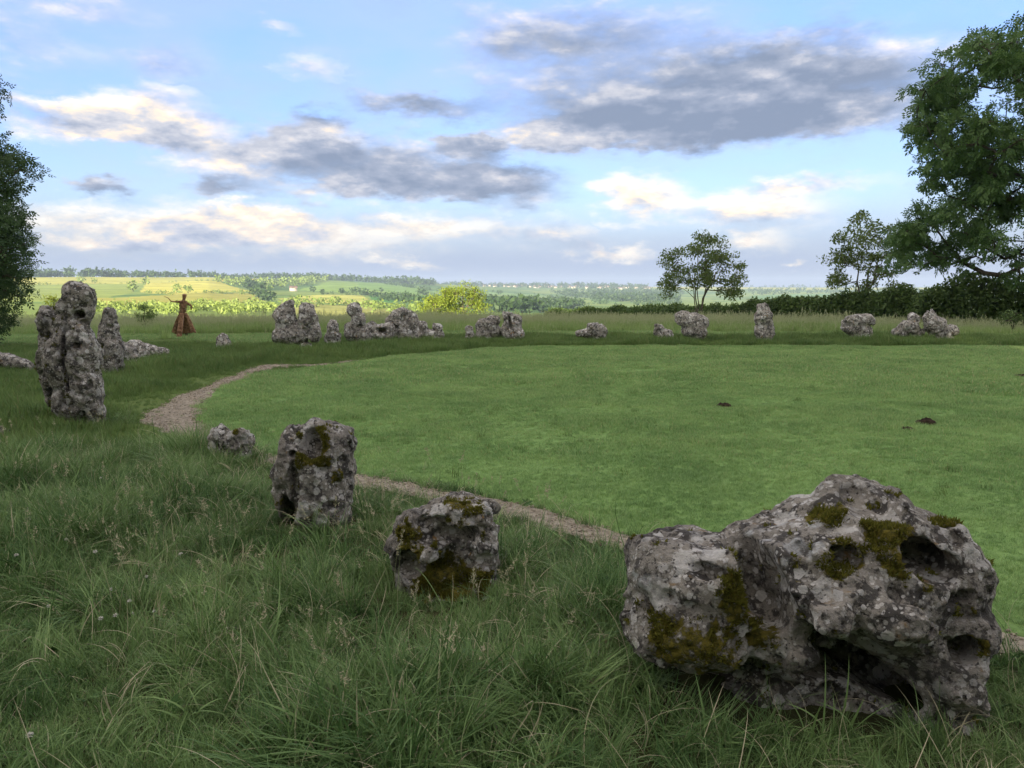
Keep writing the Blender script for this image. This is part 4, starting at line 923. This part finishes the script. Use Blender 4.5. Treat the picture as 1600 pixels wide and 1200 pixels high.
bt = [(712,446),(735,446),(752,458),(758,475),(758,497),(735,505),(700,500),(690,470),(698,452)]
cb = clumps_in(bt, 104, 46, 3.0, g, .7)
tree('lime_bush', 'sunlit yellow-green round bush beyond the meadow, right one', ground_pt(725, 104), cb, g.uniform(.6, 1.0, len(cb)), 130, .30, L_LIT, BARK, g, .2, 3, 0, .1, cat='bush', hollow=.5)
bt = [(682,450),(698,453),(706,480),(700,500),(662,500),(655,480),(668,465)]
cb = clumps_in(bt, 103, 30, 2.4, g, .6)
tree('lime_bush', 'brightest yellow-green sunlit bush beyond the meadow, left one', ground_pt(682, 103), cb, g.uniform(.5, .9, len(cb)), 120, .30, L_LIT, BARK, g, .15, 3, 0, .1, cat='bush', hollow=.5)
def bush(px, py, w, h, Y, lmat, label, name='bush', per=60, ls=.12, n=14):
    pts = []; s = Y / F
    for k in range(n): a = g.uniform(0, 6.28); r = g.random() ** .5; pts.append(at(px + w * r * math.cos(a), py - abs(h * r * math.sin(a)), Y + g.uniform(-1, 1) * w * s * .8))
    tree(name, label, ground_pt(px, Y), np.array(pts), w * s * .38, per, ls, lmat, BARK, g, .05, 3, 0, .05, cat='bush', twig=True)
bush(228, 506, 15, 32, 42, L_HEDGE, 'dark round bush in the meadow left of the statue', n=16)
bush(80, 488, 15, 28, 60, L_LIT, 'pale yellowish shrub behind the tallest dark stone', 'shrub', 40, .22)
bush(290, 519, 10, 16, 32.6, L_HEDGE, 'dark bramble growing through the open skirt of the statue', 'bramble', 90, .09, 18)
bush(1586, 503, 22, 14, 38, L_HEDGE, 'dark low bush in the meadow at the right edge', 'bush', 70, .12, 16)
# the shelter belt behind the viewpoint that shades the circle
def belt():
    gg = np.random.default_rng(3); H = 25.0; pts = []
    for k in range(84):
        f = gg.random() ** .9; r = 5.4 * math.sqrt(gg.random()) * (1 - .75 * max(0, f - .45) / .55); a = gg.uniform(0, 6.28); pts.append((r * math.cos(a), r * math.sin(a), 1.2 + f * (H - 2.5)))
    return tree('belt_tree', 'tall leafy tree in the shelter belt behind the viewpoint', (0, 0, 0), np.array(pts), 2.1, 100, .85, L_ASH, BARK, gg, .4, 1, 0, .12, group='shelter belt behind the viewpoint', twig=False)
b0 = belt(); first = True
for row, (yy, x0, st, n) in enumerate([(-46, -80, 6.3, 25), (-53, -84, 6.3, 25), (-60, -86, 6.3, 25)]):
    for k in range(n):
        if first: r_ = b0; first = False
        else:
            r_ = b0.copy(); C.objects.link(r_)
            for ch in list(b0.children): c_ = ch.copy(); C.objects.link(c_); c_.parent = r_
        r_.location = (x0 + st * k + g.normal(0, .8), yy + g.normal(0, .8), 0); r_.rotation_euler = (0, 0, g.uniform(0, 6.28)); s_ = g.uniform(.92, 1.12); tall = 1.45 if -14 < r_.location.x < 14 else .74 if r_.location.x < -43 else 1.0; r_.scale = (s_, s_, s_ * tall * g.uniform(.95, 1.1))

# ------------------------------------------------------------------ hedges
def hedge(name, label, line, lsize, dens, lmat, width=1.0, seed=1, cat='hedge', lump=.35, freq=.5, stuff=False):
    """line: (x, y, height) points in metres; a leafy volume along it"""
    gg = np.random.default_rng(seed); P = np.array(line, float); d = np.concatenate([[0], np.cumsum(np.hypot(*np.diff(P[:, :2], axis=0).T))]); n = int(d[-1] * dens)
    t = gg.uniform(0, d[-1], n); x = np.interp(t, d, P[:, 0]); y = np.interp(t, d, P[:, 1]); h = np.interp(t, d, P[:, 2]) * (1 + lump * n2(x, y, freq, seed, 3))
    a = gg.uniform(0, math.pi, n); rr = gg.random(n) ** .5; off = width * np.cos(a) * rr * (1 + .4 * n2(x, y, 1.3 * freq, seed + 5, 2)); zz = h * np.clip(np.sin(a) * rr, .0, 1) ** .8
    tg = np.array([P[-1, 0] - P[0, 0], P[-1, 1] - P[0, 1]]); tg /= np.linalg.norm(tg); X = x - tg[1] * off; Y = y + tg[0] * off
    b = np.array([P[0, 0], P[0, 1], float(terrain(P[0, 0], P[0, 1]))]); q = np.stack([X, Y, terrain(X, Y) + zz], 1) - b
    mb = MB(); leaves(mb, q, .8, lsize, gg, .55); 
    return tag(add(name, mb.mesh(name), lmat, None, tuple(b)), label, cat)
def hp(px, Y, h): x = at(px, 480, Y)[0]; return (x, Y, h)
hedge('hedge', 'long dark hedge running along the right behind the meadow', [hp(1700,47,3.6),hp(1560,50,3.1),hp(1450,54,2.9),hp(1380,58,2.5),hp(1290,62,2.2),hp(1190,68,2.1)], .30, 1500, L_HEDGE, 1.3, 91, lump=.3)
hedge('hedge', 'clipped low hedge running from the round-crowned tree to the left', [hp(1190,69,2.0),hp(1100,76,1.8),hp(1040,83,1.75),hp(960,93,1.6),hp(862,106,1.3)], .30, 1000, L_HEDGE, 1.1, 92, lump=.22)

# ------------------------------------------------------------------ far land: woods, hedgerows, trees, village
def far_crowns(mb, pts, hts, nq, gg, flat=.5, slender=.42):
    for (x, y), h in zip(pts, hts):
        z = float(terrain(x, y)); d = gg.normal(0, 1, (nq, 3)); d /= np.linalg.norm(d, axis=1)[:, None]; r = gg.uniform(.55, 1.05, nq)[:, None]
        q = np.array([x, y, z + h * .55]) + d * r * np.array([h * slender, h * slender, h * .46]); leaves(mb, q, .9, h * .34, gg, .8)
def wood(name, label, poly, n, h, lmat, nq=26, seed=1, jit=.25):
    gg = np.random.default_rng(seed); W = [tuple(on_terrain(a, b)) for a, b in poly]; A = np.array(W); pts = []
    while len(pts) < n:
        x = gg.uniform(A[:, 0].min(), A[:, 0].max()); y = gg.uniform(A[:, 1].min(), A[:, 1].max())
        if inpoly(np.array([x]), np.array([y]), W)[0]: pts.append((x, y))
    mb = MB(); far_crowns(mb, pts, h * gg.uniform(1 - jit, 1 + jit, n), nq, gg); o = add(name, mb.mesh(name), lmat); o['kind'] = 'stuff'; tag(o, label, 'woodland'); return o
def strip(name, label, line, n, h, lmat, nq=26, seed=1, spread=6.0):
    gg = np.random.default_rng(seed); W = np.array([on_terrain(a, b) for a, b in line]); d = np.concatenate([[0], np.cumsum(np.hypot(*np.diff(W, axis=0).T))]); t = np.sort(gg.uniform(0, d[-1], n))
    pts = np.stack([np.interp(t, d, W[:, 0]), np.interp(t, d, W[:, 1])], 1) + gg.normal(0, spread, (n, 2)); mb = MB(); far_crowns(mb, pts, h * gg.uniform(.5, 1.25, n), nq, gg, slender=.55)
    o = add(name, mb.mesh(name), lmat); o['kind'] = 'stuff'; tag(o, label, 'trees'); return o
def ridge(name, label, px0, px1, r0, r1, n, h, lmat, seed, nq=26):
    gg = np.random.default_rng(seed); pts = []
    for k in range(n):
        p_ = gg.uniform(px0, px1); r = gg.uniform(r0, r1) + (p_ - px0) * 0; a = math.atan((p_ - 800) / F); pts.append((math.sin(a) * r, math.cos(a) * r))
    mb = MB(); hh = h * gg.uniform(.7, 1.2, n) * (1 + .3 * n2(np.array(pts)[:, 0], np.array(pts)[:, 1], .006, seed, 2)); far_crowns(mb, pts, hh, nq, gg); o = add(name, mb.mesh(name), lmat); o['kind'] = 'stuff'; tag(o, label, 'woodland')
ridge('ridge_wood', 'grey-green wood crowning the left ridge', -150, 345, 2080, 2350, 420, 15, L_FAR, 201)
ridge('ridge_wood', 'lower wood on the ridge above the middle fields', 340, 500, 2330, 2560, 150, 16, L_FAR, 202)
ridge('ridge_wood', 'dark tree line along the ridge right of the left hill', 480, 680, 2650, 3250, 260, 20, L_FAR, 203)
ridge('ridge_wood', 'blue distant tree line around the village', 670, 1010, 3800, 4700, 420, 21, L_FAR, 204, 20)
ridge('ridge_wood', 'thin far tree line on the right skyline', 1010, 1700, 5050, 5300, 140, 15, L_FAR, 205, 18)
wood('valley_wood', 'pale green copse on the slope below the left ridge', [(335,440),(420,442),(515,438),(480,446),(400,453),(350,446)], 130, 14, L_FARL, seed=211)
wood('valley_wood', 'broad blue-green wood in the valley below the village', [(857,457),(1000,456),(1066,457),(1062,473),(970,474),(928,471),(880,463)], 360, 17, L_FAR, seed=212)
wood('valley_wood', 'dark wood just beyond the lime bush', [(760,475),(850,477),(915,480),(850,489),(762,488)], 170, 13, L_FAR, seed=213)
wood('valley_wood', 'dark wood seen between the round-crowned tree and the sparse tree', [(1170,453),(1290,454),(1500,454),(1500,460),(1290,459),(1172,462)], 200, 15, L_FAR, seed=214)
wood('valley_scrub', 'bright green scrub at the foot of the left fields', [(100,482),(250,480),(330,476),(430,476),(440,490),(300,492),(100,490)], 300, 3.6, L_FARP, seed=215)
strip('hedgerow', 'dark tree-lined hedgerow running down between the yellow fields', [(388,444),(396,455),(416,472)], 30, 14, L_FAR, seed=221)
strip('hedgerow', 'hedgerow with trees slanting down the middle slope', [(548,456),(590,466),(640,476),(665,482)], 46, 11, L_FAR, seed=222)
strip('hedgerow', 'thin hedgerow under the ridge field on the left', [(40,446),(140,444),(225,443),(340,440)], 40, 4, L_FARL, seed=223, spread=2)
strip('hedgerow', 'thin hedgerow below the brightest yellow field', [(218,457),(268,463),(395,457)], 46, 4, L_FARL, seed=224, spread=2)
strip('hedgerow', 'hedgerow across the green field in the middle', [(500,461),(565,462),(640,462)], 40, 6, L_FAR, seed=225, spread=3)
strip('hedgerow', 'hedgerow bounding the long green field right of the lime bush', [(690,451),(760,457),(860,464),(915,477)], 70, 9, L_FAR, seed=226)
strip('hedgerow', 'hedgerow lower edge of the green ridge field', [(600,444),(672,454),(760,463)], 50, 9, L_FAR, seed=227)
strip('hedgerow', 'scrubby trees in the valley bottom behind the far stones', [(430,480),(520,476),(600,482),(650,490)], 60, 7, L_FARL, seed=228, spread=10)
strip('hedgerow', 'distant hedgerow in the valley behind the low hedge', [(930,475),(1010,478),(1060,474)], 40, 9, L_FAR, seed=229)
def far_tree(px, py, h, lmat, label, sl=.5):
    gg = np.random.default_rng(int(px * 7 + py)); x, y = on_terrain(px, py); z = float(terrain(x, y)); mb = MB(); n = 80; d = gg.normal(0, 1, (n, 3)); d /= np.linalg.norm(d, axis=1)[:, None]
    root = empty('far_tree', (x, y, z)); leaves(mb, np.array([0, 0, h * .56]) + d * gg.uniform(.5, 1.05, n)[:, None] * np.array([h * sl, h * sl, h * .44]), .9, h * .26, gg, .8); add('crown', mb.mesh('crown'), lmat, root)
    tb = MB(); tb.tube([(0, 0, -.5), (0, 0, h * .3), (0, 0, h * .7)], [h * .04, h * .03, h * .01], 5); add('trunk', tb.mesh('trunk'), BARK, root); tag(root, label, 'tree', 'single trees in the far fields')
for px, py, h, m, lab in [(127,443,14,L_FARL,'field tree above the head of the tallest stone'),(148,443,10,L_FARL,'smaller tree right of the tallest stone in the far field'),(227,445,13,L_FARL,'lone round tree on the upper yellow field'),(208,456,13,L_FARL,'rounded tree at the left corner of the yellow field'),
    (276,459,12,L_FARL,'left one of two round trees just left of the statue head'),(294,459,11,L_FARL,'right one of two round trees beside the statue head'),(378,461,7,L_FARL,'small tree at the right end of the yellow field'),(448,436,30,L_FAR,'tall round tree breaking the ridge line'),
    (489,456,12,L_FAR,'single tree on the green slope above the two-horned stone'),(504,460,9,L_FAR,'small tree on the green slope right of the single tree'),(534,460,11,L_FAR,'twin-like tree on the hedgerow of the green slope'),(596,457,10,L_FAR,'tree near the top of the slanting hedgerow'),
    (657,461,15,L_FAR,'left one of two trees just left of the lime bush top'),(664,461,13,L_FAR,'right one of two trees just left of the lime bush top'),(391,452,20,L_FAR,'dark tree at the top of the tree-lined hedgerow'),(780,461,14,L_FAR,'tree at the upper corner of the long green field')]:
    far_tree(px, py, h, m, lab)
WALLM = simple_mat('house_wall', (.42, .36, .28), (.55, .50, .42), .2, .9, .1, 3); ROOFM = simple_mat('house_roof', (.16, .12, .10), (.24, .17, .14), .2, .9, .1, 3)
def house():
    w, d, h, r = 5.5, 3.6, 5.0, 3.2
    V = [(-w,-d,-1),(w,-d,-1),(w,d,-1),(-w,d,-1),(-w,-d,h),(w,-d,h),(w,d,h),(-w,d,h),(-w,0,h+r),(w,0,h+r)]
    mw = mesh_np('wall', np.array(V, float), [np.array([(0,1,5,4),(2,3,7,6),(1,2,6,5),(3,0,4,7)]), np.array([(5,6,9),(7,4,8)])])
    e = .5; V2 = [(-w-e,-d-e,h-.4),(w+e,-d-e,h-.4),(w+e,0,h+r+.15),(-w-e,0,h+r+.15),(-w-e,d+e,h-.4),(w+e,d+e,h-.4)]
    mr_ = mesh_np('roof', np.array(V2, float), np.array([(0,1,2,3),(3,2,5,4)])); return mw, mr_
HW, HR = house(); HW.materials.append(WALLM); HR.materials.append(ROOFM)
gg = np.random.default_rng(77)
def put_house(px, r, lab, s=1.0):
    a = math.atan((px - 800) / F); x, y = math.sin(a) * r, math.cos(a) * r; root = empty('house', (x, y, float(terrain(x, y)))); root.rotation_euler = (0, 0, gg.uniform(-.6, .6)); root.scale = (s, s, s)
    add('wall', HW, None, root); add('roof', HR, None, root); tag(root, lab, 'house', 'houses of the far village')
for k in range(70):
    put_house(gg.uniform(756, 1012), gg.uniform(3850, 4420), 'tiny pale house of the village on the far ridge', gg.uniform(1.0, 1.7))
put_house(461, 1480, 'small pale farmhouse on the slope above the two-horned stone', 1.2)

# ------------------------------------------------------------------ the statue
RUST = simple_mat('rust', (.20, .11, .065), (.46, .28, .175), 9, .85, .6, 40)
def statue():
    Y = 31.6; bx, by, bz = ground_pt(287, Y); root = empty('statue', (bx, by, bz)); o = np.array([bx, by, bz]); P = lambda px, py, dy=0: at(px, py, Y + dy) - o; s = Y / F
    # body: head, neck, torso and arms in one skin
    J = [(P(285.5,491),5.0),(P(285.8,484),4.6),(P(286.2,478),5.6),(P(286.5,473),5.4),(P(287,469.5),2.0),(P(287.6,466),2.4),(P(288.3,461.5),3.9),(P(288.5,458.8),3.0),
         (P(282.5,471.3),2.0),(P(275,471.8),1.5),(P(267.5,470.8),1.1),(P(265.5,469.6),1.0),(P(291.5,473.2),2.1),(P(298.6,477.2),1.7),(P(299.3,481),1.4),(P(298.2,484.5),1.1)]
    Ed = [(0,1),(1,2),(2,3),(3,4),(4,5),(5,6),(6,7),(3,8),(8,9),(9,10),(10,11),(3,12),(12,13),(13,14),(14,15)]
    me = bpy.data.meshes.new('body'); me.from_pydata([tuple(j[0]) for j in J], Ed, []); ob = add('body', me, RUST, root); md = ob.modifiers.new('skin', 'SKIN'); me.skin_vertices.new() if not len(me.skin_vertices) else None
    for k, j in enumerate(J): me.skin_vertices[0].data[k].radius = (j[1] * s, j[1] * s * (.72 if k < 4 else 1)); 
    me.skin_vertices[0].data[0].use_root = True; ss = ob.modifiers.new('sub', 'SUBSURF'); ss.levels = 2; ss.render_levels = 2
    mb = MB()      # face: nose, eye sockets
    f = P(288.3,461.7,-.105); mb.put([f + np.array(v) * .03 for v in [(-.5,0,-1),(.5,0,-1),(0,-1.1,-.8),(0,0,1.2)]], None, [(0,2,3),(2,1,3),(0,1,2)]); add('nose', mb.mesh('nose'), RUST, root)
    g3 = np.random.default_rng(9)
    # bands woven round the torso
    mb = MB()
    for k in range(16):
        t = k / 15; py = 490 - 19 * t; cx = 285.5 + t; rr = np.interp(py, [470, 477, 484, 491], [5.2, 6.2, 5.2, 5.8]) * s; c = P(cx, py); a = np.linspace(0, 2 * math.pi, 15); tl = g3.normal(0, .5, 2)
        mb.tube(np.stack([c[0] + rr * np.cos(a), c[1] + rr * .75 * np.sin(a), c[2] + .035 * (tl[0] * np.cos(a) + tl[1] * np.sin(a))], 1), .013, 4)
    add('woven_bands', mb.mesh('woven_bands'), RUST, root)
    mb = MB(); mb.tube([P(265.8,469.3), P(263.5,466.2), P(260,464.4), P(256.3,463.2)], [.02, .017, .014, .008], 5); add('wand', mb.mesh('wand', True), RUST, root)
    # skirt panels: long strips criss-crossed, splayed open to the ground
    def panel(top0, top1, bot0, bot1, dyt, dyb, n=8):
        mb = MB()
        for k in range(n):
            f = k / (n - 1); jt = g3.normal(0, .06, 2); a = P(top0[0] + (top1[0] - top0[0]) * f, top0[1], dyt); fb = np.clip(f + jt[0], 0, 1); b = P(bot0[0] + (bot1[0] - bot0[0]) * fb, bot0[1] + (bot1[1] - bot0[1]) * fb, dyb)
            m = (a + b) / 2 + np.array([0, 0, .06]); mb.tube([a, a * .62 + m * .38 + np.array([0, 0, .02]), m, b], [.022, .026, .028, .024], 5)
        for k in range(22):
            f = g3.uniform(.08, .98); L0 = P(top0[0] + (bot0[0] - top0[0]) * f, top0[1] + (bot0[1] - top0[1]) * f, dyt + (dyb - dyt) * f - .02); f2 = np.clip(f + g3.normal(0, .06), 0, 1)
            L1 = P(top1[0] + (bot1[0] - top1[0]) * f2, top1[1] + (bot1[1] - top1[1]) * f2, dyt + (dyb - dyt) * f2 - .02); mb.tube([L0, (L0 + L1) / 2 + np.array([0, -.03, 0]), L1], .014, 4)
        add('skirt_panel', mb.mesh('skirt_panel', True), RUST, root)
    panel((282.5,489),(287.5,489),(276.5,526),(283.5,527),-.12,-.5)
    panel((288,489),(291,490),(299,518),(306,520),-.1,-.25)
    panel((281,490),(283.5,490),(269,519),(275,522),.1,.3, 6)
    panel((286,489),(291,489),(286,521),(300,520),.18,.7, 8)
    tag(root, 'rust-brown woven figure of a person with outstretched arm holding a wand', 'statue')
statue()

# ------------------------------------------------------------------ air
def haze():
    V = np.array([(a, b, c) for a in (-6500, 6500) for b in (-6500, 6500) for c in (-420, 75)], float)
    Q = np.array([(0,1,3,2),(4,6,7,5),(0,4,5,1),(2,3,7,6),(0,2,6,4),(1,5,7,3)])
    m = bpy.data.materials.new('haze'); m.use_nodes = True; nt = m.node_tree
    for n in list(nt.nodes): nt.nodes.remove(n)
    o = nt.nodes.new('ShaderNodeOutputMaterial'); v = nt.nodes.new('ShaderNodeVolumePrincipled'); v.inputs['Color'].default_value = (.48, .62, .88, 1); v.inputs['Density'].default_value = HAZE; v.inputs['Anisotropy'].default_value = .0
    nt.links.new(v.outputs[0], o.inputs['Volume']); ob = add('haze', mesh_np('haze', V, Q), m); ob['kind'] = 'stuff'; tag(ob, 'thin blue evening haze filling the valley', 'haze')
HAZE = .00012
haze()
